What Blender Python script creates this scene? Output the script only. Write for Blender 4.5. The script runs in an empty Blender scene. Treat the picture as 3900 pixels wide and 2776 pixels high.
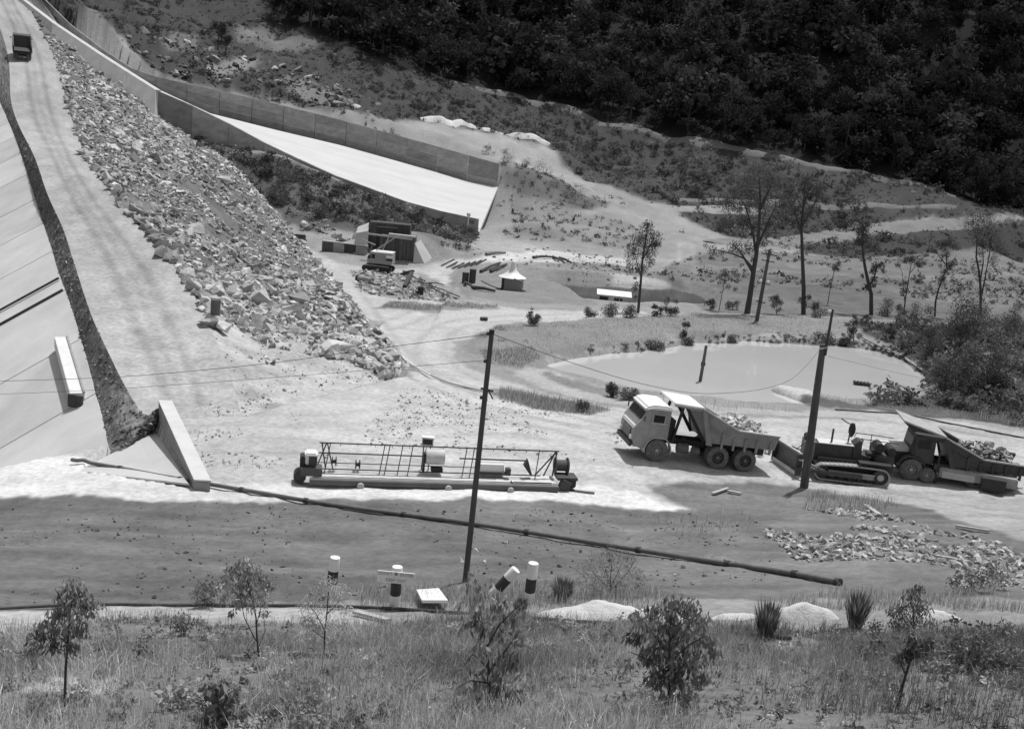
import bpy, bmesh, math, random
import numpy as np
from mathutils import Vector, Matrix, Euler

# ------------------------------------------------------------------ camera, world, sun
SC = bpy.context.scene
COL = SC.collection
W0, H0, FPX = 3900.0, 2776.0, 4140.0
PITCH, ROLL, CAMZ = math.radians(12.0), math.radians(5.5), 15.0
_X = Vector((1, 0, 0)); FW = Vector((0, math.cos(PITCH), -math.sin(PITCH)))
_U = Vector((0, math.sin(PITCH), math.cos(PITCH)))
RT = math.cos(ROLL) * _X + math.sin(ROLL) * _U
UP = -math.sin(ROLL) * _X + math.cos(ROLL) * _U
CAM = Vector((0, 0, CAMZ))
cd = bpy.data.cameras.new('camera'); co = bpy.data.objects.new('camera', cd); COL.objects.link(co)
cd.sensor_width = 36.0; cd.lens = 36.0 * FPX / W0; cd.clip_start = 0.3; cd.clip_end = 3000
M = Matrix((RT, UP, -FW)).transposed().to_4x4(); M.translation = CAM
co.matrix_world = M
SC.camera = co

SUNV = Vector((0.17, 0.30, 0.94)).normalized()          # towards the sun: high, from behind and a little right
wd = bpy.data.worlds.new('World'); SC.world = wd; wd.use_nodes = True
nt = wd.node_tree; nt.nodes.clear()
sky = nt.nodes.new('ShaderNodeTexSky'); sky.sky_type = 'NISHITA'; sky.sun_disc = False
sky.sun_elevation = math.asin(SUNV.z); sky.sun_rotation = math.atan2(SUNV.x, SUNV.y)
sky.dust_density = 2.0
bw = nt.nodes.new('ShaderNodeRGBToBW')                  # black-and-white film: a neutral sky
bg = nt.nodes.new('ShaderNodeBackground'); bg.inputs['Strength'].default_value = 0.14
wo = nt.nodes.new('ShaderNodeOutputWorld')
nt.links.new(sky.outputs[0], bw.inputs[0]); nt.links.new(bw.outputs[0], bg.inputs[0]); nt.links.new(bg.outputs[0], wo.inputs[0])
sl = bpy.data.lights.new('sun', 'SUN'); sl.energy = 3.4; sl.angle = math.radians(0.6); sl.color = (1, 1, 1)
so = bpy.data.objects.new('sun', sl); COL.objects.link(so)
so.rotation_euler = SUNV.to_track_quat('Z', 'Y').to_euler(); so.location = (0, 0, 200)
SC.view_settings.view_transform = 'Standard'; SC.view_settings.look = 'None'
SC.view_settings.exposure = 0.0; SC.view_settings.gamma = 1.0; SC.view_settings.use_curve_mapping = False

# ------------------------------------------------------------------ pixel <-> world helpers
def ray(px, py):
    return FW + RT * ((px - W0 / 2) / FPX) + UP * (-(py - H0 / 2) / FPX)
def at_d(px, py, d):
    r = ray(px, py); return CAM + r * (d / r.y)
def at_z(px, py, z):
    r = ray(px, py); return CAM + r * ((z - CAMZ) / r.z)

# ------------------------------------------------------------------ numpy noise
def _h(ix, iy, s):
    n = (ix.astype(np.int64) * 374761393 + iy.astype(np.int64) * 668265263 + s * 974634777) & 0x7fffffff
    n = ((n ^ (n >> 13)) * 1274126177) & 0x7fffffff
    return ((n ^ (n >> 16)) & 0xffff) / 65535.0
def vnoise(x, y, s=0):
    ix = np.floor(x); iy = np.floor(y); fx = x - ix; fy = y - iy
    fx = fx * fx * (3 - 2 * fx); fy = fy * fy * (3 - 2 * fy)
    a = _h(ix, iy, s); b = _h(ix + 1, iy, s); c = _h(ix, iy + 1, s); d = _h(ix + 1, iy + 1, s)
    return (a + (b - a) * fx) * (1 - fy) + (c + (d - c) * fx) * fy
def fbm(x, y, o=4, s=0):
    v = 0; a = 0.5
    for k in range(o):
        v = v + a * (vnoise(x, y, s + k * 17) - 0.5); x = x * 2.03; y = y * 2.03; a *= 0.5
    return v * 2

def in_poly(x, y, P):
    r = np.zeros(x.shape, bool); n = len(P); j = n - 1
    for i in range(n):
        xi, yi = P[i][0], P[i][1]; xj, yj = P[j][0], P[j][1]
        if yi != yj:
            c = ((yi > y) != (yj > y)) & (x < (xj - xi) * (y - yi) / (yj - yi) + xi)
            r ^= c
        j = i
    return r

# ------------------------------------------------------------------ materials (all neutral greys)
MATS = {}
def mat(name, v, rough=0.85, var=0.25, scale=2.0, bump=0.0, bscale=None, spec=0.3, metal=0.0, attr=None, rnd=0.0, detail=5, stretch=None, coat=0.0):
    if name in MATS: return MATS[name]
    m = bpy.data.materials.new(name); m.use_nodes = True; t = m.node_tree; N = t.nodes; L = t.links
    b = N['Principled BSDF']; b.inputs['Roughness'].default_value = rough
    b.inputs['Specular IOR Level'].default_value = spec; b.inputs['Metallic'].default_value = metal
    tc = N.new('ShaderNodeTexCoord'); vec = tc.outputs['Object']
    if stretch:
        mp = N.new('ShaderNodeMapping'); mp.inputs['Scale'].default_value = stretch; L.new(vec, mp.inputs[0]); vec = mp.outputs[0]
    no = N.new('ShaderNodeTexNoise'); no.inputs['Scale'].default_value = scale; no.inputs['Detail'].default_value = detail
    no.inputs['Roughness'].default_value = 0.6; L.new(vec, no.inputs[0])
    mr = N.new('ShaderNodeMapRange'); mr.inputs[1].default_value = 0.28; mr.inputs[2].default_value = 0.72
    mr.inputs[3].default_value = 1 - var; mr.inputs[4].default_value = 1 + var; L.new(no.outputs[0], mr.inputs[0])
    cur = mr.outputs[0]
    def mul(a, bb):
        q = N.new('ShaderNodeMath'); q.operation = 'MULTIPLY'; L.new(a, q.inputs[0])
        if isinstance(bb, float): q.inputs[1].default_value = bb
        else: L.new(bb, q.inputs[1])
        return q.outputs[0]
    if attr:
        at = N.new('ShaderNodeAttribute'); at.attribute_name = attr; cur = mul(cur, at.outputs['Fac'])
        if v != 1: cur = mul(cur, float(v))
    else:
        cur = mul(cur, float(v))
    if rnd:
        oi = N.new('ShaderNodeObjectInfo'); r2 = N.new('ShaderNodeMapRange')
        r2.inputs[3].default_value = 1 - rnd; r2.inputs[4].default_value = 1 + rnd; L.new(oi.outputs['Random'], r2.inputs[0]); cur = mul(cur, r2.outputs[0])
    if coat: b.inputs['Coat Weight'].default_value = coat; b.inputs['Coat Roughness'].default_value = .03
    L.new(cur, b.inputs['Base Color'])
    if bump:
        n2 = N.new('ShaderNodeTexNoise'); n2.inputs['Scale'].default_value = bscale or scale * 4; n2.inputs['Detail'].default_value = 6
        n2.inputs['Roughness'].default_value = 0.65; L.new(vec, n2.inputs[0])
        bp = N.new('ShaderNodeBump'); bp.inputs['Strength'].default_value = min(1, bump); bp.inputs['Distance'].default_value = 0.12
        L.new(n2.outputs[0], bp.inputs['Height']); L.new(bp.outputs[0], b.inputs['Normal'])
    MATS[name] = m; return m
def leafmat(name, v, attr='tone', tr=0.25, gl=0.012):
    if name in MATS: return MATS[name]
    m = bpy.data.materials.new(name); m.use_nodes = True; t = m.node_tree; N = t.nodes; L = t.links; N.clear()
    o = N.new('ShaderNodeOutputMaterial'); d = N.new('ShaderNodeBsdfDiffuse'); tl = N.new('ShaderNodeBsdfTranslucent')
    g = N.new('ShaderNodeBsdfGlossy'); g.inputs['Roughness'].default_value = 0.45
    mx = N.new('ShaderNodeMixShader'); mx.inputs[0].default_value = tr; m2 = N.new('ShaderNodeMixShader'); m2.inputs[0].default_value = gl
    at = N.new('ShaderNodeAttribute'); at.attribute_name = attr
    q = N.new('ShaderNodeMath'); q.operation = 'MULTIPLY'; q.inputs[1].default_value = v; L.new(at.outputs['Fac'], q.inputs[0])
    L.new(q.outputs[0], d.inputs[0]); L.new(q.outputs[0], tl.inputs[0])
    L.new(d.outputs[0], mx.inputs[1]); L.new(tl.outputs[0], mx.inputs[2])
    L.new(mx.outputs[0], m2.inputs[1]); L.new(g.outputs[0], m2.inputs[2]); L.new(m2.outputs[0], o.inputs[0])
    MATS[name] = m; return m

# ------------------------------------------------------------------ object helpers
def tag(o, label=None, cat=None, group=None, kind=None):
    if label: o['label'] = label
    if cat: o['category'] = cat
    if group: o['group'] = group
    if kind: o['kind'] = kind
    return o
def empty(name, label, cat, loc, rz=0.0, group=None, rot=None):
    o = bpy.data.objects.new(name, None); COL.objects.link(o); o.empty_display_size = 0.3
    o.location = loc; o.rotation_euler = rot if rot else (0, 0, rz)
    return tag(o, label, cat, group)
def np_mesh(name, V, F, material, tone=None, smooth=False, parent=None):
    me = bpy.data.meshes.new(name); V = np.asarray(V, np.float32); F = np.asarray(F, np.int32); k = F.shape[1]
    me.vertices.add(len(V)); me.vertices.foreach_set('co', V.ravel())
    me.loops.add(F.size); me.loops.foreach_set('vertex_index', F.ravel())
    me.polygons.add(len(F)); me.polygons.foreach_set('loop_start', np.arange(0, F.size, k, dtype=np.int32))
    me.polygons.foreach_set('loop_total', np.full(len(F), k, np.int32))
    me.polygons.foreach_set('use_smooth', np.full(len(F), smooth, bool))
    me.update(calc_edges=True)
    if tone is not None:
        a = me.attributes.new('tone', 'FLOAT', 'POINT'); a.data.foreach_set('value', np.asarray(tone, np.float32))
    me.materials.append(material)
    o = bpy.data.objects.new(name, me); COL.objects.link(o)
    if parent: o.parent = parent
    return o
class MB:
    def __init__(s): s.v = []; s.f = []
    def add(s, V, F):
        n = len(s.v); s.v += [tuple(p) for p in V]; s.f += [tuple(i + n for i in f) for f in F]; return s
    def box(s, c, d, rot=None):
        x, y, z = d[0] / 2, d[1] / 2, d[2] / 2
        V = [Vector((a * x, b * y, e * z)) for a in (-1, 1) for b in (-1, 1) for e in (-1, 1)]
        if rot is not None:
            R = rot if isinstance(rot, Matrix) else Euler(rot).to_matrix(); V = [R @ p for p in V]
        V = [p + Vector(c) for p in V]
        return s.add(V, [(0, 1, 3, 2), (4, 6, 7, 5), (0, 4, 5, 1), (2, 3, 7, 6), (0, 2, 6, 4), (1, 5, 7, 3)])
    def beam(s, a, b, w, h):                       # a rectangular bar from a to b
        a = Vector(a); b = Vector(b); d = (b - a); L = d.length; d.normalize()
        up = Vector((0, 0, 1)) if abs(d.z) < 0.95 else Vector((1, 0, 0))
        sd = d.cross(up).normalized(); u2 = sd.cross(d)
        R = Matrix((d, sd, u2)).transposed()
        return s.box((a + b) / 2, (L, w, h), R)
    def cyl(s, a, b, r0, r1=None, n=12, cap=True):
        r1 = r0 if r1 is None else r1; a = Vector(a); b = Vector(b); d = (b - a).normalized()
        up = Vector((0, 0, 1)) if abs(d.z) < 0.9 else Vector((1, 0, 0))
        x = d.cross(up).normalized(); y = d.cross(x)
        V = []
        for p, r in ((a, r0), (b, r1)):
            for k in range(n):
                t = 2 * math.pi * k / n; V.append(p + x * (r * math.cos(t)) + y * (r * math.sin(t)))
        F = [(k, k + n, (k + 1) % n + n, (k + 1) % n) for k in range(n)]
        if cap: F += [tuple(range(n)), tuple(range(2 * n - 1, n - 1, -1))]
        return s.add(V, F)
    def tube(s, pts, r, n=6):
        rs = r if isinstance(r, (list, tuple)) else [r] * len(pts)
        pts = [Vector(p) for p in pts]; V = []; F = []; prev = None
        for i, p in enumerate(pts):
            d = (pts[min(i + 1, len(pts) - 1)] - pts[max(i - 1, 0)]).normalized()
            if prev is None:
                up = Vector((0, 0, 1)) if abs(d.z) < 0.9 else Vector((1, 0, 0)); x = d.cross(up).normalized()
            else:
                x = (prev - d * prev.dot(d)).normalized()
            prev = x; y = d.cross(x)
            for k in range(n):
                t = 2 * math.pi * k / n; V.append(p + x * (rs[i] * math.cos(t)) + y * (rs[i] * math.sin(t)))
        for i in range(len(pts) - 1):
            for k in range(n): F.append((i * n + k, i * n + (k + 1) % n, (i + 1) * n + (k + 1) % n, (i + 1) * n + k))
        F += [tuple(range(n - 1, -1, -1)), tuple(range((len(pts) - 1) * n, len(pts) * n))]
        return s.add(V, F)
    def prism(s, prof, y0, y1):                    # profile in x,z extruded along y
        n = len(prof); V = [(x, y0, z) for x, z in prof] + [(x, y1, z) for x, z in prof]
        F = [(k, (k + 1) % n, (k + 1) % n + n, k + n) for k in range(n)] + [tuple(range(n - 1, -1, -1)), tuple(range(n, 2 * n))]
        return s.add(V, F)
    def lathe(s, prof, c=(0, 0, 0), axis='z', n=20):   # prof: (radius, height)
        c = Vector(c); V = []; F = []
        for r, h in prof:
            for k in range(n):
                t = 2 * math.pi * k / n; q = (r * math.cos(t), r * math.sin(t), h)
                if axis == 'y': q = (q[0], h, q[1])
                if axis == 'x': q = (h, q[0], q[1])
                V.append(c + Vector(q))
        for i in range(len(prof) - 1):
            for k in range(n): F.append((i * n + k, i * n + (k + 1) % n, (i + 1) * n + (k + 1) % n, (i + 1) * n + k))
        return s.add(V, F)
    def build(s, name, m, parent=None, smooth=False, bevel=0.0, world=False):
        me = bpy.data.meshes.new(name)
        off = Vector(parent.location) if (world and parent) else Vector((0, 0, 0))
        bm = bmesh.new(); vs = [bm.verts.new(Vector(p) - off) for p in s.v]
        for f in s.f:
            try: bm.faces.new([vs[i] for i in f])
            except ValueError: pass
        bmesh.ops.recalc_face_normals(bm, faces=bm.faces)
        if bevel:
            es = [e for e in bm.edges if len(e.link_faces) == 2 and e.calc_face_angle(0) > 0.6]
            bmesh.ops.bevel(bm, geom=es, offset=bevel, segments=2, affect='EDGES', clamp_overlap=True)
        for f in bm.faces: f.smooth = smooth
        bm.to_mesh(me); bm.free(); me.materials.append(m)
        o = bpy.data.objects.new(name, me); COL.objects.link(o)
        if parent: o.parent = parent
        if smooth:
            me.set_sharp_from_angle(angle=math.radians(38))
        return o
def solo(mb, name, m, label, cat, group=None, smooth=False, bevel=0.0, loc=None):
    """a thing that is one mesh; vertices are world points, the origin goes to loc"""
    o = mb.build(name, m, None, smooth, bevel)
    if loc is None:
        n = len(o.data.vertices); c = sum((v.co for v in o.data.vertices), Vector()) / n
        loc = Vector((c.x, c.y, min(v.co.z for v in o.data.vertices)))
    o.data.transform(Matrix.Translation(-Vector(loc))); o.location = loc
    return tag(o, label, cat, group)
def copy_tree(o, parent=None):
    c = o.copy(); COL.objects.link(c); c.parent = parent
    for ch in [x for x in o.children]: copy_tree(ch, c)
    return c
# ------------------------------------------------------------------ TERRAIN: height from survey points, thin-plate spline
CP = []
def cz(px, py, z): CP.append(at_z(px, py, z))
def cdd(px, py, d): CP.append(at_d(px, py, d))
def cw(x, y, z): CP.append(Vector((x, y, z)))
# near slope under the photographer
for x, y, z in ((0, 0, 13.3), (-6, -6, 15.2), (6, -6, 15.4), (-8, 2, 12.6), (8, 2, 13.2), (-12, 6, 10.8), (12, 6, 11.4)): cw(x, y, z)
for a in ((-100, 2776, 7.4), (1000, 2776, 7.8), (1950, 2776, 8.1), (3000, 2776, 8.4), (4000, 2776, 8.7),
          (100, 2600, 6.4), (1000, 2600, 6.7), (1950, 2600, 6.9), (2900, 2600, 7.2), (3800, 2600, 7.6),
          (100, 2450, 4.4), (1000, 2460, 4.8), (1950, 2470, 5.2), (2900, 2480, 5.5), (3800, 2480, 6.0),
          (100, 2330, 3.0), (1000, 2330, 3.1), (1500, 2310, 3.0), (2250, 2300, 3.2), (3200, 2340, 4.0), (3800, 2330, 4.6),
          (100, 2100, 0.9), (1000, 2100, 1.3), (1800, 2130, 1.8), (2500, 2130, 1.8), (3200, 2150, 2.6), (3800, 2100, 3.0),
          (0, 1960, -0.6), (1000, 1960, 0.15), (1800, 1960, 0.3), (2500, 1990, 0.5), (3200, 2000, 1.3), (3600, 2020, 1.9), (3850, 1960, 1.5),
          # the flat working floor
          (50, 1850, -1.2), (600, 1880, -0.2), (1000, 1880, 0), (1650, 1880, 0), (2200, 1880, 0), (2500, 1850, 0.12), (2700, 1850, 0.05), (3300, 1850, 0.1), (3800, 1870, 0.2),
          (1000, 1720, 0), (1500, 1700, 0), (2000, 1700, .05), (2492, 1755, .36), (2420, 1700, .34), (2600, 1700, .25), (2828, 1793, 0.02), (2900, 1740, 0.02), (3300, 1750, 0), (3700, 1780, 0.1), (3900, 1700, 0.2),
          (1000, 1550, 0.1), (1500, 1560, 0), (2000, 1580, -0.1), (2500, 1600, -0.1), (3000, 1630, -0.1), (3500, 1660, 0),
          (1660, 1450, 0), (1480, 1290, -0.9), (1380, 1180, -1.5), (1700, 1300, -1.1), (1900, 1450, -0.4), (1750, 1390, -0.6),
          (2000, 1230, -1.2), (2030, 1200, -1.3), (2430, 1195, -1.0), (2860, 1195, -0.9), (3060, 1200, -0.9), (3330, 1200, -0.8), (3560, 1205, -0.7), (3900, 1250, -0.5),
          (1950, 1300, -0.5), (2400, 1260, -0.5), (2900, 1260, -0.6), (3300, 1270, -0.6), (3500, 1320, -0.5), (3650, 1420, -0.3), (3900, 1500, 0),
          (2030, 1410, -0.8), (2300, 1490, -0.9), (2700, 1550, -0.8), (3150, 1580, -0.8), (3500, 1570, -0.6), (3800, 1600, -0.2),
          (1350, 1060, -2.2), (1700, 1000, -1.8), (2000, 1050, -1.5), (1930, 1108, -1.8), (1700, 1110, -2.0), (1850, 1180, -1.6), (2300, 1190, -1.6),
          (2350, 1010, -1.6), (2550, 1060, -1.6), (2700, 1140, -1.4), (1500, 1005, -2.3), (1250, 985, -2.3),
          (3400, 1100, -1.0), (3000, 1080, -1.0), (3400, 985, -1.0), (2700, 960, -0.6), (3850, 1050, -1.0), (3850, 985, -0.8)): cz(*a)
# round the spillway's end and the slopes above
for a in ((1150, 930, 141), (1000, 800, 150), (900, 640, 157), (700, 520, 162), (590, 470, 165),
          (1040, 596, 161), (1160, 640, 161.5), (1300, 703, 161.8), (1500, 776, 162.5), (1650, 838, 163.5), (1340, 790, 155), (1340, 850, 150), (1450, 890, 143), (1600, 890, 143), (1340, 905, 146), (1000, 690, 156), (1100, 800, 150), (1600, 890, 152), (1820, 892, 164),
          (1850, 905, 162), (2000, 850, 180), (2300, 900, 178), (2600, 900, 188), (1935, 735, 203), (2100, 740, 205),
          (2230, 730, 215), (2700, 760, 230), (3350, 870, 230), (3600, 780, 245), (3850, 800, 250), (3050, 930, 212), (3740, 930, 222),
          (2000, 640, 225), (2100, 565, 245), (1700, 560, 222), (1600, 480, 228), (1500, 440, 232),
          (1280, 440, 212), (900, 340, 212), (620, 290, 210), (1200, 400, 216), (1950, 640, 208),
          (700, 100, 255), (400, 110, 235), (250, -40, 250), (1000, 100, 285), (1400, 200, 275), (1750, 320, 280),
          (2300, 480, 276), (2900, 590, 268), (3400, 690, 262), (3640, 750, 260), (3900, 800, 262),
          (2200, 620, 252), (2700, 690, 248), (3200, 750, 246),
          (2000, 100, 335), (2500, 100, 332), (3100, 100, 330), (3700, 100, 330), (4100, 150, 330), (1500, 0, 320),
          (-200, -250, 330), (500, -250, 340), (1200, -300, 380), (1950, -300, 400), (2900, -300, 400), (3900, -300, 400)): cdd(*a)
for x, y, z in ((-300, 420, 120), (0, 560, 175), (250, 520, 175), (-150, 800, 260), (300, 800, 270), (-500, 500, 160), (400, 420, 140), (700, 700, 250), (-800, 800, 250),
                (200, 190, 25), (260, 120, 35), (150, 60, 8), (70, 30, 6), (-60, 25, -4), (-110, 60, -14), (-170, 120, -14), (-230, 220, 25),
                # under the embankment
                (-26, 70, -2.5), (-32, 85, -3), (-38, 104, -3), (-30, 120, -3.5), (-45, 140, 3), (-58, 165, 10), (-70, 190, 17), (-90, 230, 30), (-75, 130, -3)): cw(x, y, z)
# under the spillway floor
for a in ((800, 470, 185), (1300, 620, 183), (1750, 760, 183)):
    p = at_d(*a); cw(p.x, p.y, p.z - 5)

def _uv(x, y): return x / (y + 20.0), np.log(y + 20.0)
CPa = np.array([tuple(p) for p in CP]); cu, cv = _uv(CPa[:, 0], CPa[:, 1]); SV = 1.0
def _k(r2): return np.where(r2 > 1e-12, r2 * np.log(r2 + 1e-12), 0.0)
n = len(CPa); D2 = (cu[:, None] - cu[None]) ** 2 + ((cv[:, None] - cv[None]) * SV) ** 2
A = np.zeros((n + 3, n + 3)); A[:n, :n] = _k(D2) + np.eye(n) * 2e-4
A[:n, n] = 1; A[:n, n + 1] = cu; A[:n, n + 2] = cv; A[n:, :n] = A[:n, n:].T
CO = np.linalg.solve(A, np.concatenate([CPa[:, 2], [0, 0, 0]]))
def tps(x, y):
    u, v = _uv(x, y); out = np.empty(u.shape).ravel(); uf = u.ravel(); vf = v.ravel()
    for i in range(0, len(uf), 20000):
        a = uf[i:i + 20000]; b = vf[i:i + 20000]
        K = _k((a[:, None] - cu[None]) ** 2 + ((b[:, None] - cv[None]) * SV) ** 2)
        out[i:i + 20000] = K @ CO[:n] + CO[n] + CO[n + 1] * a + CO[n + 2] * b
    return out.reshape(u.shape)

NU = 560
ug = np.concatenate([np.linspace(-1.0, -0.52, 50, endpoint=False), np.linspace(-0.52, 0.52, NU - 100), np.linspace(0.52, 1.0, 51)[1:]])
vg = np.concatenate([np.linspace(math.log(8.5), math.log(30), 60, endpoint=False), np.linspace(math.log(30), math.log(185), 520, endpoint=False), np.linspace(math.log(185), math.log(420), 110, endpoint=False), np.linspace(math.log(420), math.log(850), 40)]); NV = len(vg)
UG, VG = np.meshgrid(ug, vg); YG = np.exp(VG) - 20; XG = UG * (YG + 20)
HG = tps(XG, YG)

# embankment rails (pixel, pixel, distance): road left edge, road right edge, toe of the rock slope, top edge of the concrete face
Rr = [at_d(*a) for a in ((40, -90, 240), (190, 180, 174), (262, 420, 132), (330, 600, 104), (430, 745, 91), (560, 900, 81.5), (700, 1062, 73.5), (800, 1245, 65), (880, 1440, 58), (930, 1590, 52.5))] + [at_z(960, 1600, -0.3)]
Ll = [at_d(*a) for a in ((-90, -104, 240), (18, 163, 174), (45, 400, 132), (130, 596, 104), (180, 738, 91), (240, 872, 82), (285, 1010, 74.5), (350, 1205, 65.5), (440, 1400, 58), (540, 1570, 52))] + [at_z(597, 1556, 0.0), at_z(624, 1552, 0.05)]
Tt = [at_d(*a) for a in ((150, -10, 212), (330, 240, 176), (480, 352, 164), (620, 460, 157.5), (760, 550, 157), (900, 640, 155), (1150, 930, 141), (1302, 1108, 104), (1500, 1345, 75), (1530, 1470, 65))]
Ee = [at_d(*a) for a in ((-260, -120, 240), (-120, 140, 180), (0, 390, 138), (78, 580, 112), (135, 760, 96), (182, 900, 84.5), (225, 1030, 76), (300, 1260, 66), (365, 1500, 57), (430, 1730, 48.6))] + [at_z(508, 1690, -1.33), at_z(592, 1646, -1.25)]
Tt[-1].z = min(Tt[-1].z, 0.0)
def lerp(a, b, t): return a * (1 - t) + b * t
FACE_S = 0.62
def face_dir(i):
    a = Ee[max(0, i - 1)]; b = Ee[min(9, i + 1)]; d = Vector((b.x - a.x, b.y - a.y, 0)).normalized()
    return Vector((d.y, -d.x, 0))            # to the left of the edge, away from the road
FB = []                                       # bottom edge of the concrete face
for i, e in enumerate(Ee[:10]):
    q = face_dir(min(i, 8)); q = Vector((q.x, q.y, 0)).normalized()
    if q.x > 0: q = -q
    L = 26.0 if i < 7 else (20.0 if i < 9 else 15.0)
    FB.append(e + q * L + Vector((0, 0, -FACE_S * L)))
COVER = []
def cover_strip(A_, B_):
    for i in range(len(A_) - 1):
        COVER.append((A_[i], A_[i + 1], B_[i + 1])); COVER.append((A_[i], B_[i + 1], B_[i]))
cover_strip(Rr[:10], Tt); cover_strip(Ll[:10], Rr[:10]); cover_strip(Ll, Ee); cover_strip(Ee[:10], FB)
PIT = [at_z(*a) for a in ((428, 1727, -1.36), (592, 1642, -1.2), (718, 1843, -0.12), (300, 1794, -0.95))]
QT = [p + Vector((0, 0, .2)) for p in PIT]; COVER += [(QT[0], QT[1], QT[2]), (QT[0], QT[2], QT[3])]

# spillway lines
WT = [at_d(*a) for a in ((60, -110, 262), (260, 88, 226), (400, 197, 212), (520, 272, 205), (620, 300, 203), (950, 372, 205), (1270, 450, 206), (1600, 540, 205), (1902, 625, 203))]   # far wall, top
CF = [at_d(*a) for a in ((150, 40, 240), (330, 170, 222), (470, 268, 209), (590, 335, 201), (800, 432, 200), (1050, 495, 201.5), (1300, 554, 203), (1560, 627, 203), (1780, 690, 203), (1896, 713, 203))]   # floor's far edge
WN = [at_d(*a) for a in ((590, 343, 161), (800, 433, 162), (1040, 562, 163), (1270, 667, 163.5), (1515, 757, 164.3), (1600, 788, 164.6), (1822, 835, 165))]   # near wall, top
CN = [p + Vector((0, 0.7, -1.9)) for p in WN]; CN[-1] = at_d(1824, 884, 165.6)
AW = [at_d(*a) for a in ((60, -20, 215), (200, 88, 190), (400, 222, 174), (592, 343, 160.6))]                     # approach wall, top
def resample(P, m):
    d = [0]
    for i in range(1, len(P)): d.append(d[-1] + (P[i] - P[i - 1]).length)
    out = []
    for k in range(m):
        t = d[-1] * k / (m - 1); i = max(j for j in range(len(P) - 1) if d[j] <= t + 1e-9) if t > 0 else 0
        i = min(i, len(P) - 2); out.append(P[i].lerp(P[i + 1], (t - d[i]) / max(1e-9, d[i + 1] - d[i])))
    return out
CFr = resample(CF[4:], 16); CNr = resample(CN[1:], 16)
cover_strip(CFr, CNr)
CFu = resample(CF[:5], 8); AWl = resample([p + Vector((0.5, 0.8, -3.2)) for p in AW] + [CN[0], CN[1]], 8)
cover_strip(CFu, AWl)
_wx = [p.x for p in WT]; _wy = [p.y for p in WT]
cover_strip(CF, [Vector((p.x, float(np.interp(p.x, _wx, _wy)) + 3.0, p.z)) for p in CF])

def clamp_under(H, gap):
    for a, b, c in COVER:
        x0, x1 = min(a.x, b.x, c.x) - .1, max(a.x, b.x, c.x) + .1; y0, y1 = min(a.y, b.y, c.y) - .1, max(a.y, b.y, c.y) + .1
        m = (XG > x0) & (XG < x1) & (YG > y0) & (YG < y1)
        if not m.any(): continue
        x = XG[m]; y = YG[m]; det = (b.y - c.y) * (a.x - c.x) + (c.x - b.x) * (a.y - c.y)
        if abs(det) < 1e-9: continue
        l1 = ((b.y - c.y) * (x - c.x) + (c.x - b.x) * (y - c.y)) / det; l2 = ((c.y - a.y) * (x - c.x) + (a.x - c.x) * (y - c.y)) / det; l3 = 1 - l1 - l2
        z = l1 * a.z + l2 * b.z + l3 * c.z - gap; ok = (l1 > -0.02) & (l2 > -0.02) & (l3 > -0.02)
        h = H[m]; h[ok] = np.minimum(h[ok], z[ok]); H[m] = h
    return H

# ponds
WZ1, WZ2 = -1.25, -2.3
POND1 = [at_z(a, b, WZ1) for a, b in ((2062, 1395), (2130, 1375), (2300, 1352), (2480, 1335), (2650, 1312), (2850, 1303), (3050, 1312), (3200, 1318), (3330, 1340), (3440, 1380), (3520, 1440), (3525, 1480), (3480, 1520), (3300, 1528), (3160, 1522), (3080, 1500), (2930, 1470), (2920, 1490), (3020, 1520), (3090, 1545), (2900, 1545), (2700, 1520), (2450, 1488), (2250, 1450), (2120, 1420))]
POND2 = [at_z(a, b, WZ2) for a, b in ((2050, 1072), (2150, 1066), (2300, 1078), (2430, 1088), (2560, 1092), (2640, 1110), (2700, 1150), (2640, 1180), (2400, 1172), (2280, 1165), (2230, 1145), (2200, 1120), (2120, 1095))]
def pond(H, P, wz, depth):
    jx = XG + 0.5 * fbm(XG * .5, YG * .5, 3, 5); jy = YG + 0.8 * fbm(XG * .5, YG * .5, 3, 9)
    ins = in_poly(jx, jy, P)
    bx = (min(p.x for p in P) - 9, max(p.x for p in P) + 9, min(p.y for p in P) - 14, max(p.y for p in P) + 14)
    near = (XG > bx[0]) & (XG < bx[1]) & (YG > bx[2]) & (YG < bx[3]) & ~ins
    H[near] = np.maximum(H[near], wz + 0.14)
    m = ins.astype(float)
    for _ in range(7):
        q = np.pad(m, 1, mode='edge'); m = (q[:-2, 1:-1] + q[2:, 1:-1] + q[1:-1, :-2] + q[1:-1, 2:] + m) / 5
    t = wz + 0.55 - 1.3 * m; k = m > 0.02; H[k] = np.minimum(H[k], t[k]); return H
# relief of the natural ground
far = np.clip((YG - 120) / 120, 0, 1)
rough = fbm(XG * .12, YG * .12, 4, 3) * (0.25 + 2.2 * far * np.clip((HG - 3) / 10, 0, 1)) + fbm(XG * .9, YG * .9, 3, 11) * 0.10
HG = HG + rough
HG = pond(HG, POND1, WZ1, 0.5); HG = pond(HG, POND2, WZ2, 0.5)
HG = clamp_under(HG, 0.35)

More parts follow.
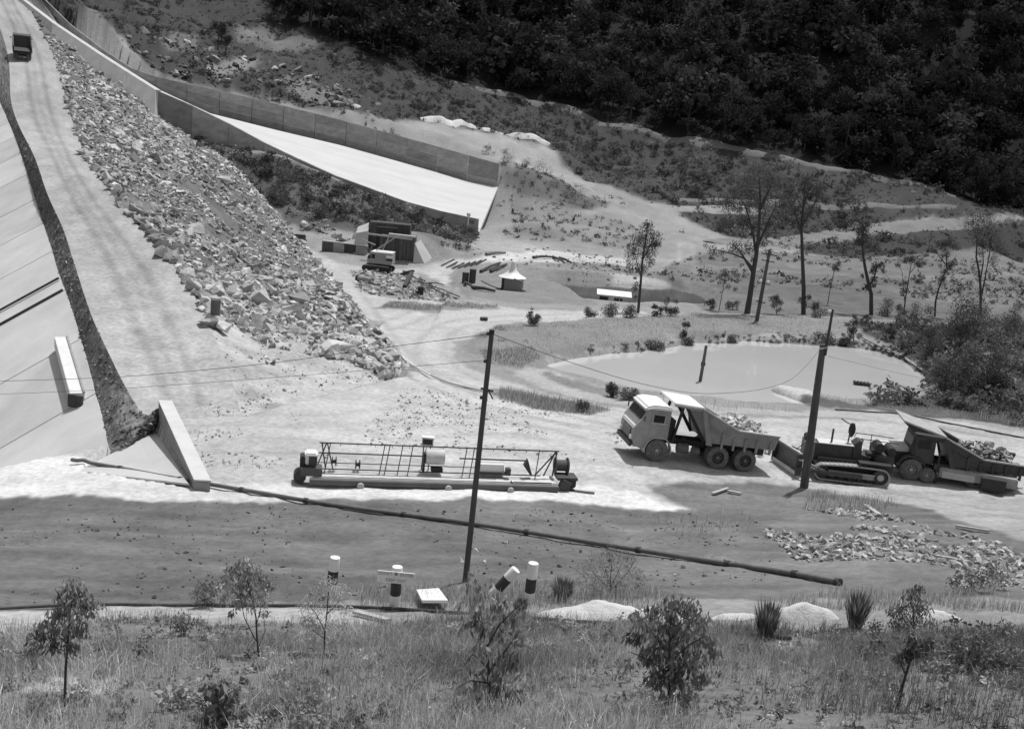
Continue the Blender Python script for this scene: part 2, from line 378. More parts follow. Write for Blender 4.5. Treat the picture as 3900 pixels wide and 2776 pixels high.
def height(x, y):
    x = np.asarray(x, float); y = np.asarray(y, float); u, v = _uv(x, np.maximum(y, -11.4))
    fi = np.interp(u, ug, np.arange(len(ug))); fj = np.interp(v, vg, np.arange(NV))
    fj = np.clip(fj, 0, NV - 1.001); fi = np.clip(fi, 0, len(ug) - 1.001)
    i = fi.astype(int); j = fj.astype(int); a = fi - i; b = fj - j
    return (HG[j, i] * (1 - a) + HG[j, i + 1] * a) * (1 - b) + (HG[j + 1, i] * (1 - a) + HG[j + 1, i + 1] * a) * b
TS = np.concatenate([np.arange(4, 60, .1), np.arange(60, 420, .3), np.arange(420, 760, 2.)])
def G(px, py, lift=0.0):
    r = ray(px, py); r = r / r.y
    z = CAMZ + r.z * TS; h = height(r.x * TS, TS); k = np.nonzero(z <= h)[0]
    if not len(k): t = 700.0
    else:
        k = k[0]
        if k == 0: t = TS[0]
        else:
            d0 = z[k - 1] - h[k - 1]; d1 = h[k] - z[k]; t = TS[k - 1] + (TS[k] - TS[k - 1]) * d0 / max(1e-9, d0 + d1)
    p = Vector((r.x * t, t, 0)); p.z = float(height(p.x, p.y)) + lift; return p
def Hz(x, y): return float(height(x, y))
def ppm(p):                                     # photo pixels per metre at a place
    return FPX / (Vector(p) - CAM).dot(FW)
def catmull(P, m):
    out = []
    for k in range(m):
        t = (len(P) - 1) * k / (m - 1); i = min(int(t), len(P) - 2); f = t - i
        a = P[max(i - 1, 0)]; b = P[i]; c = P[i + 1]; d = P[min(i + 2, len(P) - 1)]
        out.append(0.5 * ((2 * b) + (c - a) * f + (2 * a - 5 * b + 4 * c - d) * f * f + (3 * b - a - 3 * c + d) * f ** 3))
    return out
# ------------------------------------------------------------------ GROUND: one sheet, its soils mapped in plan
def proj(p):
    d = Vector(p) - CAM; z = d.dot(FW); return W0 / 2 + FPX * d.dot(RT) / z, H0 / 2 - FPX * d.dot(UP) / z
TONE = np.full(XG.shape, 0.275); MOT = np.full(XG.shape, 0.18)
JN = np.minimum(YG + 10, 130)
JX = XG + JN * .007 * fbm(XG * .3, YG * .3, 4, 41) + .3 * fbm(XG * 1.5, YG * 1.5, 4, 44)
JY = YG + JN * .010 * fbm(XG * .3, YG * .3, 4, 51) + .55 * fbm(XG * 1.5, YG * 1.5, 4, 54)
def gpoly(P): return [(q.x, q.y) for q in (G(*a) for a in P)]
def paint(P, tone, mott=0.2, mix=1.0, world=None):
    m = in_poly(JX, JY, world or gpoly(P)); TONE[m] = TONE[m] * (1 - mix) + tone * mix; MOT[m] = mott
FOREST_LOW = [(1050, 82), (1180, 120), (1330, 190), (1480, 240), (1640, 300), (1750, 318), (2050, 395), (2300, 470), (2600, 528), (2900, 582), (3150, 640), (3400, 688), (3640, 745), (3760, 790), (3900, 815), (4080, 840)]
flow = gpoly(FOREST_LOW); FORESTW = flow + [(430, 330), (430, 520), (0, 520), (-120, 430)]
hill = gpoly([(-60, 60), (300, 80), (600, 285), (1000, 375), (1260, 432), (1500, 470), (2090, 575), (2240, 690), (2560, 790), (2640, 850), (2780, 905), (3040, 930), (3060, 905), (3340, 860), (3700, 830), (3900, 830)])
HILLW = hill + [(430, 330), (430, 520), (-400, 520), (-300, 250)]
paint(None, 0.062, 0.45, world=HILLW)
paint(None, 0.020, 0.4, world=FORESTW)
for P, t in (([(890, 100), (1010, 95), (1060, 150), (1230, 150), (1200, 190), (1000, 190), (900, 150)], .16),
             ([(780, 270), (900, 220), (1000, 210), (1000, 240), (900, 280), (820, 300)], .22),
             ([(1050, 280), (1180, 300), (1360, 400), (1250, 410), (1100, 350)], .17),
             ([(640, 120), (760, 130), (740, 200), (620, 180)], .13),
             ([(1330, 455), (1600, 462), (2090, 556), (2140, 610), (2020, 700), (1960, 660), (1900, 615), (1500, 500)], .30),
             ([(1905, 618), (1960, 640), (2060, 655), (2240, 735), (2330, 782), (2250, 800), (2100, 775), (1960, 735), (1905, 700)], .15),
             ([(1960, 760), (2100, 790), (2400, 850), (2500, 960), (2200, 930), (1950, 880)], .23),
             ([(3050, 935), (3300, 905), (3767, 852), (3960, 850), (3960, 990), (3740, 975), (3400, 978), (3060, 965)], .055),
             ([(3000, 965), (3400, 978), (3767, 988), (3767, 998), (3400, 992), (3000, 985)], .30),
             ([(690, 505), (760, 512), (970, 584), (1160, 636), (1300, 699), (1500, 772), (1650, 834), (1822, 893), (1780, 960), (1600, 905), (1440, 885), (1250, 905), (1100, 850), (900, 660)], .11),
             ([(1340, 850), (1560, 872), (1800, 905), (1780, 960), (1600, 905), (1440, 885)], .15),
             ([(1180, 900), (1250, 880), (1350, 890), (1380, 960), (1250, 960)], .30),
             ([(1500, 880), (1620, 900), (1750, 970), (2000, 960), (1980, 1010), (1700, 1010), (1600, 1000), (1570, 920)], .24),
             ([(2480, 1100), (2560, 1000), (2760, 950), (3060, 968), (3400, 982), (3960, 992), (3960, 1240), (3000, 1200), (2700, 1190)], .165),
             ([(3000, 1100), (3300, 1050), (3700, 1080), (3960, 1060), (3960, 1240), (3100, 1200)], .14),
             # valley floor
             ([(1130, 935), (1240, 975), (1300, 1010), (1600, 1015), (1800, 985), (2060, 950), (2380, 985), (2440, 1030), (2300, 1000), (2000, 1010), (1830, 1030), (1720, 1060), (1700, 1110), (1760, 1140), (2000, 1180), (2450, 1185), (2460, 1210), (2020, 1225), (1850, 1280), (1720, 1300), (1740, 1370), (1900, 1440), (2100, 1500), (2450, 1570), (2800, 1590), (3150, 1595), (3450, 1610), (3767, 1665), (3960, 1690), (3960, 1990), (3700, 1975), (3480, 1910), (3300, 1890), (3080, 1855), (2830, 1830), (2600, 1840), (2470, 1860), (2640, 1935), (2450, 1932), (2150, 1912), (1500, 1893), (1000, 1905), (600, 1900), (200, 1893), (-80, 1890), (-80, 1500), (500, 1500), (900, 1250), (1300, 1300), (1600, 1460), (1480, 1330), (1330, 1140)], .43),
             ([(2700, 1850), (3300, 1900), (3700, 1985), (3960, 2010), (3960, 1900), (3400, 1860)], .33),
             ([(1340, 1030), (1600, 1040), (1720, 1100), (1700, 1130), (1500, 1140), (1380, 1110)], .25),
             ([(1640, 1090), (1740, 1110), (1800, 1160), (1650, 1150)], .26),
             ([(1500, 1150), (1700, 1155), (1900, 1165), (1880, 1178), (1700, 1180), (1450, 1172)], .24),
             ([(1720, 1010), (1880, 1000), (2100, 1000), (2300, 1010), (2560, 1060), (2300, 1085), (2240, 1140), (2280, 1165), (1900, 1150), (1760, 1120), (1700, 1050)], .22),
             ([(2330, 1040), (2560, 1085), (2600, 1100), (2350, 1085)], .42),
             # strip of clean gravel beside the screed
             ([(-80, 1800), (450, 1800), (800, 1840), (1150, 1850), (2200, 1850), (2420, 1870), (2650, 1937), (2450, 1934), (2150, 1914), (1500, 1895), (1000, 1907), (600, 1902), (200, 1895), (-80, 1892)], .62),
             # berm round the big pond
             ([(1760, 1330), (1790, 1290), (1900, 1240), (2050, 1225), (2300, 1215), (2600, 1200), (3200, 1215), (3560, 1225), (3500, 1330), (3360, 1325), (3100, 1300), (2800, 1290), (2500, 1320), (2200, 1355), (2060, 1385), (2090, 1400), (1960, 1400), (1850, 1370)], .23),
             ([(2050, 1365), (2200, 1345), (2440, 1318), (2600, 1290), (2900, 1275), (3090, 1285), (3090, 1300), (2900, 1300), (2640, 1312), (2300, 1352), (2080, 1390)], .36),
             ([(2925, 1458), (2990, 1466), (3110, 1508), (3120, 1545), (3010, 1528), (2930, 1492)], .48),
             ([(3130, 1280), (3300, 1290), (3480, 1380), (3540, 1440), (3500, 1400), (3300, 1325), (3180, 1310)], .28),
             ([(3250, 1230), (3960, 1230), (3960, 1640), (3600, 1590), (3330, 1570), (3300, 1535), (3480, 1520), (3540, 1480), (3500, 1370), (3350, 1300)], .07),
             ([(3640, 1290), (3767, 1330), (3767, 1360), (3650, 1320)], .25),
             ([(1980, 1395), (2080, 1405), (2260, 1462), (2480, 1505), (2700, 1540), (3060, 1570), (3300, 1560), (3600, 1600), (3960, 1660), (3960, 1700), (3500, 1612), (3150, 1590), (2700, 1575), (2400, 1545), (2150, 1500), (1950, 1430)], .40),
             ([(2080, 1410), (2260, 1468), (2460, 1508), (2380, 1525), (2200, 1480), (2060, 1425)], .22),
             ([(1880, 1480), (2000, 1490), (2180, 1530), (2330, 1560), (2250, 1580), (2050, 1560), (1900, 1510)], .20),
             ([(3060, 1510), (3300, 1540), (3600, 1560), (3700, 1590), (3300, 1560), (3080, 1545)], .12),
             # dark earth slope in front
             ([(-80, 1893), (200, 1896), (600, 1903), (1000, 1908), (1500, 1896), (2150, 1915), (2450, 1936), (2660, 1940), (2480, 1870), (2600, 1845), (2830, 1832), (3080, 1858), (3300, 1895), (3480, 1915), (3700, 1985), (3960, 2080), (3960, 2280), (3400, 2270), (2900, 2290), (2500, 2270), (2000, 2290), (1200, 2290), (700, 2305), (300, 2312), (-80, 2325)], .155),
             ([(2640, 1860), (2830, 1835), (3000, 1870), (2900, 1900), (2700, 1910)], .15),
             ([(2930, 2000), (3100, 1940), (3300, 1950), (3500, 2000), (3767, 2060), (3960, 2140), (3900, 2230), (3400, 2230), (3050, 2150)], .17),
             ([(3350, 1900), (3500, 1905), (3767, 1970), (3960, 2010), (3960, 2060), (3700, 1995), (3500, 1930)], .33),
             # track and sand at the top of the grass
             ([(-80, 2330), (300, 2312), (700, 2308), (1100, 2310), (1400, 2330), (1500, 2380), (1300, 2380), (800, 2345), (500, 2350), (250, 2390), (-80, 2440)], .42),
             ([(2700, 2330), (3000, 2320), (3500, 2330), (3960, 2330), (3960, 2410), (3500, 2390), (2700, 2370)], .25),
             ([(200, 2590), (480, 2575), (560, 2610), (300, 2650), (60, 2640)], .40),
             ([(-80, 2640), (300, 2640), (300, 2800), (-80, 2800)], .2)):
    paint(P, t, 0.16 if t > .2 else 0.3)
fgm = in_poly(JX, JY, gpoly([(-200, 2420), (500, 2350), (1300, 2385), (2000, 2345), (2600, 2380), (3960, 2410), (3960, 2330), (4100, 2330)]) + [(16, 10), (40, -12), (-40, -12), (-20, 14)])
TONE[fgm & (TONE == 0.275)] = 0.20; MOT[fgm] = .3
TONE = TONE * (1 + MOT * 1.1 * fbm(XG * .8, YG * .8, 5, 71)) * (1 + 0.12 * fbm(XG * .06, YG * .06, 3, 77))
# wheel tracks across the flats and the worked floor
def track(px, wid, gain, sig=.28, off=1.0):
    P = catmull([G(*a) for a in px], 40); d = np.full(XG.shape, 1e9); m = (YG > min(p.y for p in P) - 6) & (YG < max(p.y for p in P) + 6) & (XG > min(p.x for p in P) - 6) & (XG < max(p.x for p in P) + 6)
    x, y = XG[m], YG[m]; dd = np.full(x.shape, 1e9)
    for p, q in zip(P[:-1], P[1:]):
        vx, vy = q.x - p.x, q.y - p.y; L2 = vx * vx + vy * vy + 1e-9; t = np.clip(((x - p.x) * vx + (y - p.y) * vy) / L2, 0, 1); dd = np.minimum(dd, np.hypot(x - p.x - t * vx, y - p.y - t * vy))
    TONE[m] *= 1 + gain * np.exp(-((dd - off) / sig) ** 2) * (.6 + .8 * vnoise(x * .7, y * .7, 3)) + (.4 * abs(gain)) * np.exp(-(dd / wid) ** 2)
for px, gn in (([(2350, 1640), (2000, 1560), (1760, 1500), (1560, 1400), (1430, 1250), (1310, 1070)], -.16), ([(2300, 1600), (1900, 1490), (1720, 1420), (1640, 1330), (1700, 1250), (1900, 1215), (2400, 1195)], -.14), ([(1500, 1650), (2000, 1640), (2600, 1820), (3300, 1880), (3900, 1960)], -.13),
               ([(700, 1600), (1200, 1600), (1700, 1560), (2300, 1640)], -.12), ([(1450, 1250), (1620, 1190), (1750, 1150), (1690, 1080), (1760, 1020), (2000, 985), (2380, 1010)], -.15), ([(900, 1700), (1500, 1730), (2300, 1790), (2700, 1840)], -.10), ([(2612, 930), (2615, 1000), (2640, 1070), (2720, 1110)], .22), ([(2900, 1750), (3300, 1700), (3900, 1760)], -.10), ([(2700, 1020), (3100, 1040), (3500, 1060), (3900, 1040)], .16)):
    track(px, 2.2, gn * 1.5)
dirtm = (TONE > .09) & (TONE < .2) & (YG > 22) & (YG < 48); TONE[dirtm] *= (1 + .42 * fbm(XG * .16, YG * 1.1, 4, 201))[dirtm]
flr = (TONE > .3) & (YG > 38) & (YG < 70); TONE[flr] *= (1 + .22 * fbm(XG * .10, YG * .6, 4, 205))[flr]
flt = (TONE > .12) & (YG > 130); TONE[flt] *= (1 + .35 * fbm(XG * .07, YG * .07, 5, 207) + .2 * fbm(XG * .5, YG * .3, 3, 208))[flt]
TONE = np.clip(TONE, .012, .7)
K = np.pad(TONE, 1, mode='edge'); TONE = (K[:-2, 1:-1] + K[2:, 1:-1] + K[1:-1, :-2] + K[1:-1, 2:] + 2 * TONE) / 6
idx = np.arange(NU * NV).reshape(NV, NU) if XG.shape == (NV, NU) else np.arange(XG.size).reshape(XG.shape)
F = np.stack([idx[:-1, :-1], idx[:-1, 1:], idx[1:, 1:], idx[1:, :-1]], -1).reshape(-1, 4)
# clods and ruts as true relief on the dark slope and the rubbly floor
clod = np.where(TONE < .14, 1.0, 0.35) * np.clip(1 - (YG - 20) / 110, 0, 1)
HG = HG + clod * 0.07 * np.maximum(0, fbm(XG * 1.7, YG * 1.7, 4, 91)) * 2
for P, wz in ((POND1, WZ1), (POND2, WZ2)):
    pass
HG = clamp_under(HG, 0.3)
m_ground = mat('earth', 1.0, .95, .24, 3.5, .55, 14, .12, attr='tone', detail=10)
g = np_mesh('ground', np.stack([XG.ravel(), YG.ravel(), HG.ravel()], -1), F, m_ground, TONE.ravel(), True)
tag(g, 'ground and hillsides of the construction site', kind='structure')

def hill_track(px, width, tone, name, label, lift=.12, seed=0, up=0.0):
    P = catmull([G(*a) for a in px], 90); V = []; T = []; n = 5
    for i, p in enumerate(P):
        d = P[min(i + 1, 89)] - P[max(i - 1, 0)]; s_ = Vector((-d.y, d.x, 0)).normalized()
        if s_.y < 0: s_ = -s_
        wv = width * (1 + .5 * float(fbm(np.array(i * .17), np.array(seed + .5), 3, seed))) * min(1, (i + 3) / 8, (92 - i) / 8)
        for j in range(n):
            q = p + s_ * wv * (j / (n - 1) - .5); e = 1 if 0 < j < n - 1 else 0; V.append((q.x, q.y, Hz(q.x, q.y) + lift * e - .05 * (1 - e) + up * j / (n - 1) * e)); T.append(tone * (1 + .35 * float(fbm(np.array(q.x * .4), np.array(q.y * .4), 4, seed))))
    F_ = [(i * n + j, i * n + j + 1, (i + 1) * n + j + 1, (i + 1) * n + j) for i in range(89) for j in range(n - 1)]
    return tag(np_mesh(name, V, F_, m_ground, T, True), label, kind='structure')
hill_track([(1640, 285), (1750, 320), (2050, 398), (2300, 476), (2600, 534), (2900, 588), (3150, 645), (3400, 694), (3640, 752)], 2.8, .17, 'hill_track', 'pale track along the lower edge of the dark forest', .35, 1)
hill_track([(2195, 700), (2240, 735), (2330, 764), (2480, 788), (2640, 797), (2900, 800)], 5.0, .27, 'hill_track', 'pale track bending round the scrub right of the spillway', .2, 2)
hill_track([(2560, 762), (2900, 772), (3300, 782), (3640, 790)], 3.0, .16, 'hill_track', 'faint track across the scrub below the forest', .25, 3)
hill_track([(2700, 925), (2880, 925), (3050, 917), (3200, 897), (3350, 873), (3550, 857), (3740, 840)], 7.0, .20, 'hill_track', 'pale track rising to the right above the river flats', .2, 4)
hill_track([(1600, 458), (1700, 466), (1800, 484), (1950, 520), (2095, 554)], 2.6, .55, 'rubble_bank', 'thin white rubble bank on the bench above the spillway', .45, 5)
# ------------------------------------------------------------------ water
def hull2d(pts):
    pts = sorted(set(pts)); out = []
    for seq in (pts, pts[::-1]):
        h = []
        for p in seq:
            while len(h) > 1 and (h[-1][0] - h[-2][0]) * (p[1] - h[-2][1]) - (h[-1][1] - h[-2][1]) * (p[0] - h[-2][0]) <= 0: h.pop()
            h.append(p)
        out += h[:-1]
    return [Vector((a, b, 0)) for a, b in out]
def water(P, z, name, m, label):
    c = sum(P, Vector()) / len(P); mb = MB();
    P = hull2d([(p.x, p.y) for p in P]); n = len(P)
    V = [Vector((c.x + (p.x - c.x) * 1.05, c.y + (p.y - c.y) * 1.05, z)) for p in P]
    mb.add([Vector((c.x, c.y, z))] + V, [(0, 1 + i, 1 + (i + 1) % n) for i in range(n)])
    o = mb.build(name, m); return tag(o, label, kind='structure')
def watermat(name, v, rough):
    m = mat(name, v, rough, .05, .12, .04, 2.5, spec=1.0, coat=.5); return m
water(POND1, WZ1, 'settling_pond_water', watermat('milky_water', .62, .02), 'pale milky pond water behind the loaded dump truck')
water(POND2, WZ2, 'dark_pond_water', watermat('dark_water', .15, .1), 'grey pond water beyond the white roofed raft')

# ------------------------------------------------------------------ embankment: haul road, rock bank, rock slope
def loft(name, A_, B_, nu, nv, amp, freq, m, tone, mott, seed, kind='structure', label=None, curve=0.0, tf=.8):
    a = np.array([tuple(p) for p in catmull(A_, nu)]); b = np.array([tuple(p) for p in catmull(B_, nu)])
    t = np.linspace(0, 1, nv)[None, :, None]
    V = a[:, None] * (1 - t) + b[:, None] * t
    e = np.sin(np.pi * t[..., 0]) ** .5
    V[..., 2] += (amp * fbm(V[..., 0] * freq, V[..., 1] * freq, 4, seed) + curve) * e
    tn = tone(V, t[..., 0]) * (1 + mott * fbm(V[..., 0] * tf, V[..., 1] * tf, 5, seed + 3))
    i = np.arange(nu * nv).reshape(nu, nv); F = np.stack([i[:-1, :-1], i[:-1, 1:], i[1:, 1:], i[1:, :-1]], -1).reshape(-1, 4)
    o = np_mesh(name, V.reshape(-1, 3), F, m, np.clip(np.broadcast_to(tn, V.shape[:2]).ravel(), .02, .7), True)
    return tag(o, label, kind=kind), V
def road_tone(V, t):
    ruts = np.exp(-((t - .36) / .055) ** 2) + np.exp(-((t - .66) / .055) ** 2) + .5 * np.exp(-((t - .5) / .05) ** 2)
    return .40 - .10 * ruts - .05 * np.clip((V[..., 1] - 80) / 90, 0, 1) + .03 * np.sin(V[..., 1] * .13)
_L = [p.copy() for p in Ll[:10]]; _R = [p.copy() for p in Rr[:10]]; _L[9].z -= .5; _R[9].z -= .45; _R[8].z -= .05
haul, HV = loft('haul_road', _L, _R, 160, 40, .25, .5, m_ground, road_tone, .3, 101, label='pale haul road climbing along the dam')
bank, BV = loft('rock_bank', Ll, Ee, 300, 24, .3, 1.8, m_ground, lambda V, t: .13 + .10 * np.clip((56.5 - V[..., 1]) / 3, 0, 1) * np.clip(1.25 - t * 1.6, 0, 1), 1.1, 111, label='dark rough bank between haul road and concrete face', tf=3.2)  # shade of the steep bank is put into its dark tone
_T = [p.copy() for p in Tt]; _T[9].z -= .3; _T[8].z -= .15
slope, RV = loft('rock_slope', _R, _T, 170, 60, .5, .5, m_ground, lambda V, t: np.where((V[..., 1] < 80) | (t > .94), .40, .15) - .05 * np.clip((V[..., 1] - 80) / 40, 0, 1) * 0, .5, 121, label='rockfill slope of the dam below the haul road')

# rock shapes
rng = np.random.default_rng(7); random.seed(7)
def rock_template(seed):
    r = random.Random(seed); bm = bmesh.new()
    for _ in range(11):
        p = Vector((r.gauss(0, 1), r.gauss(0, 1), r.gauss(0, 1))).normalized() * r.uniform(.8, 1.1)
        bm.verts.new((p.x, p.y * r.uniform(.7, 1), p.z * .62))
    res = bmesh.ops.convex_hull(bm, input=bm.verts)
    bmesh.ops.delete(bm, geom=[v for v in bm.verts if not v.link_faces], context='VERTS')
    bmesh.ops.triangulate(bm, faces=bm.faces); bm.verts.index_update()
    V = np.array([tuple(v.co) for v in bm.verts]); F = np.array([[v.index for v in f.verts] for f in bm.faces]); bm.free()
    return V * .5, F
ROCKS = [rock_template(i) for i in range(14)]
def rotm(n, r, tilt=0.5):
    a = r.uniform(0, 2 * np.pi, n); b = r.normal(0, tilt, n); c = r.normal(0, tilt, n)
    ca, sa, cb, sb, cc, sc = np.cos(a), np.sin(a), np.cos(b), np.sin(b), np.cos(c), np.sin(c); Z = np.zeros(n); O = np.ones(n)
    Rz = np.stack([ca, -sa, Z, sa, ca, Z, Z, Z, O], -1).reshape(n, 3, 3); Rx = np.stack([O, Z, Z, Z, cb, -sb, Z, sb, cb], -1).reshape(n, 3, 3)
    Ry = np.stack([cc, Z, sc, Z, O, Z, -sc, Z, cc], -1).reshape(n, 3, 3); return Rx @ Ry @ Rz
def scatter(name, P, S, TN, m, templates, r, parent=None, stretch=0.35, tilt=0.5, smooth=False):
    Vs, Fs, Ts = [], [], []; off = 0; n = len(P); which = r.integers(0, len(templates), n); R = rotm(n, r, tilt)
    sc = S[:, None] * (1 + stretch * r.uniform(-1, 1, (n, 3)))
    for k, (tv, tf) in enumerate(templates):
        ii = np.nonzero(which == k)[0]
        if not len(ii): continue
        V = np.einsum('nij,nvj->nvi', R[ii], tv[None] * sc[ii][:, None]) + P[ii][:, None]
        Fk = tf[None] + (np.arange(len(ii)) * len(tv))[:, None, None] + off
        Vs.append(V.reshape(-1, 3)); Fs.append(Fk.reshape(-1, tf.shape[1])); Ts.append(np.repeat(TN[ii], len(tv))); off += len(ii) * len(tv)
    o = np_mesh(name, np.concatenate(Vs), np.concatenate(Fs), m, np.concatenate(Ts), smooth, parent)
    return o
m_rock = mat('broken_rock', 1.0, .9, .28, 3.0, .6, 8, .2, attr='tone')
m_rocko = mat('boulder_rock', .40, .9, .25, 3.0, .6, 8, .2, rnd=.42)
ROCKPX = [(170, 130), (330, 590), (560, 895), (690, 1050), (650, 1100), (740, 1200), (900, 1250), (1010, 1320), (1180, 1350), (1330, 1380), (1450, 1430), (1540, 1475), (1600, 1458), (1500, 1348), (1372, 1195), (1300, 1090), (1150, 925), (900, 635), (590, 430), (240, 140)]
nR = 22000
ti = rng.uniform(0, 1, nR) ** .9; tj = rng.uniform(0.0, 1.03, nR)
ii = np.clip(ti * (RV.shape[0] - 1), 0, RV.shape[0] - 1.01); jj = np.clip(tj * (RV.shape[1] - 1), 0, RV.shape[1] - 1.01)
i0 = ii.astype(int); j0 = jj.astype(int)
PR = RV[i0, j0] * (1 - (ii - i0))[:, None] + RV[i0 + 1, j0] * (ii - i0)[:, None]
PR = PR + (RV[i0, j0 + 1] - RV[i0, j0]) * (jj - j0)[:, None]
def projn(P):
    d = P - np.array(CAM); z = d @ np.array(FW); return W0 / 2 + FPX * (d @ np.array(RT)) / z, H0 / 2 - FPX * (d @ np.array(UP)) / z, z
px_, py_, pz_ = projn(PR); ins = in_poly(px_, py_, ROCKPX)
cl_ = fbm(PR[:, 0] * .28, PR[:, 1] * .28, 3, 77)
keep = (ins & (cl_ > -.36)) | ((rng.uniform(0, 1, nR) < .16) & (py_ > 900))
SR = rng.lognormal(-1.02, .46, nR).clip(.12, 1.6); SR = SR * (1 + .9 * cl_).clip(.5, 1.6); SR = np.where(ins, SR * np.where(pz_ > 120, 1.35, np.where(pz_ < 92, 1.42, 1.15)), SR * .42)
PR, SR, pz_ = PR[keep], SR[keep], pz_[keep]
PR[:, 2] += SR * .08
# the row of bigger pale blocks along the road's edge
ed = catmull(Rr[:8], 150)
EP = np.array([tuple(p + Vector((random.uniform(0, .9), random.uniform(-.3, .3), .12))) for p in ed]); ES = rng.uniform(.7, 1.5, len(EP))
PR = np.concatenate([PR, EP]); SR = np.concatenate([SR, ES]); pz_ = np.concatenate([pz_, np.array([float((Vector(p) - CAM).dot(FW)) for p in EP])])
TR = np.clip(rng.lognormal(-1.0, .38, len(PR)), .10, .66)
order = np.argsort(-SR / pz_); big = order[:300]; rest = order[300:]
o = scatter('rock_rubble', PR[rest], SR[rest], TR[rest], m_rock, ROCKS, rng, slope); tag(o, kind='stuff')
RME = []
for k, (tv, tf) in enumerate(ROCKS):
    me = bpy.data.meshes.new('rock'); me.from_pydata([tuple(v) for v in tv], [], [tuple(f) for f in tf]); me.materials.append(m_rocko); RME.append(me)
def rock_obj(p, s, parent, r=random):
    o = bpy.data.objects.new('rock', r.choice(RME)); COL.objects.link(o); o.location = p
    o.scale = (s * r.uniform(.8, 1.35), s * r.uniform(.7, 1.1), s * r.uniform(.7, 1.15)); o.rotation_euler = (r.gauss(0, .45), r.gauss(0, .45), r.uniform(0, 6.3))
    o.parent = parent; return o
for k in big: rock_obj(PR[k], float(SR[k]) * 1.1, slope)
# stones in the bank, its shade put into their dark tone
nb = 2400; bi = rng.integers(0, BV.shape[0] - 1, nb); bj = rng.integers(0, BV.shape[1] - 1, nb); f1 = rng.uniform(0, 1, (nb, 1)); f2 = rng.uniform(0, 1, (nb, 1))
PB = BV[bi, bj] + (BV[bi + 1, bj] - BV[bi, bj]) * f1 + (BV[bi, bj + 1] - BV[bi, bj]) * f2
o = scatter('bank_stones', PB, rng.lognormal(-2.0, .45, nb).clip(.05, .42), np.clip(rng.lognormal(-1.8, .5, nb), .05, .4), m_rock, ROCKS, rng, bank); tag(o, kind='stuff')

# ------------------------------------------------------------------ concrete: dam face, spillway, walls
m_conc = mat('pale_concrete', .52, .9, .15, .3, .15, 6, .2, rnd=.09, stretch=(1, 1, .35))
m_conc_new = mat('chute_concrete', .54, .85, .09, .3, .1, 4, .2, stretch=(.4, 1, 1))
m_conc_wall = mat('formed_concrete', .30, .9, .26, .45, .25, 5, .2, rnd=.20, stretch=(1.6, 1, 3))
m_conc_mid = mat('grey_concrete', .50, .9, .14, .6, .2, 6, .2)
def slab8(A4, thick):
    """a four-cornered slab: corners on top, thickness straight down its normal"""
    n = ((A4[1] - A4[0]).cross(A4[3] - A4[0])).normalized()
    if n.z < 0: n = -n
    return MB().add(list(A4) + [p - n * thick for p in A4], [(0, 1, 2, 3), (7, 6, 5, 4), (0, 4, 5, 1), (1, 5, 6, 2), (2, 6, 7, 3), (3, 7, 4, 0)])
face = empty('concrete_dam_face', 'pale sloping concrete face slabs at the left edge below the haul road', 'dam face', Ee[7])
ec = catmull(Ee[:10], 260); fc = catmull(FB, 260); dl = [0]
for i in range(1, 260): dl.append(dl[-1] + (ec[i] - ec[i - 1]).length)
cuts = np.arange(0, dl[-1], 9.0); ids = [int(np.searchsorted(dl, c)) for c in cuts] + [259]
for a, b in zip(ids[:-1], ids[1:]):
    if b - a < 3: continue
    e0 = ec[a].lerp(ec[b], .004); e1 = ec[a].lerp(ec[b], .996); f0 = fc[a].lerp(fc[b], .004); f1 = fc[a].lerp(fc[b], .996)
    slab8([e0, e1, f1, f0], .14).build('slab_panel', m_conc, face, world=True, bevel=.03)
def facept(d, q, up=0.0):                           # a point on the dam face: edge at distance d, q metres down the face
    k = min(range(260), key=lambda i: abs(ec[i].y - d)); v = (fc[k] - ec[k]).normalized(); p = ec[k] + v * q; p.z += up; return p
rl = empty('timber_rails', 'pair of thin dark rails running down the concrete face', 'rails', facept(74, .2))
for d in (74.6, 72.6):
    MB().beam(facept(d, .2, .10), facept(d, 14, .10), .14, .14).build('rail', mat('dark_timber', .07, .9, .4, 4), rl, world=True)
bxr = empty('formwork_trough', 'long white formwork box lying along the edge of the concrete face', 'formwork box', facept(61, 1.2))
p0, p1 = facept(65.2, 1.3, .35), facept(57.2, 1.1, .3)
MB().beam(p0, p1, .75, .65).build('box_body', mat('white_board', .66, .7, .08, 2), bxr, world=True, bevel=.02)
MB().beam(p0 + Vector((.33, .1, .36)), p1 + Vector((.33, .1, .36)), .12, .08).build('top_batten', mat('grey_board', .3, .8, .2, 2), bxr, world=True)
MB().box(p1 + Vector((.05, -.35, -.05)), (.9, .14, .7), (0, 0, -.3)).build('end_board', MATS['dark_timber'], bxr, world=True)

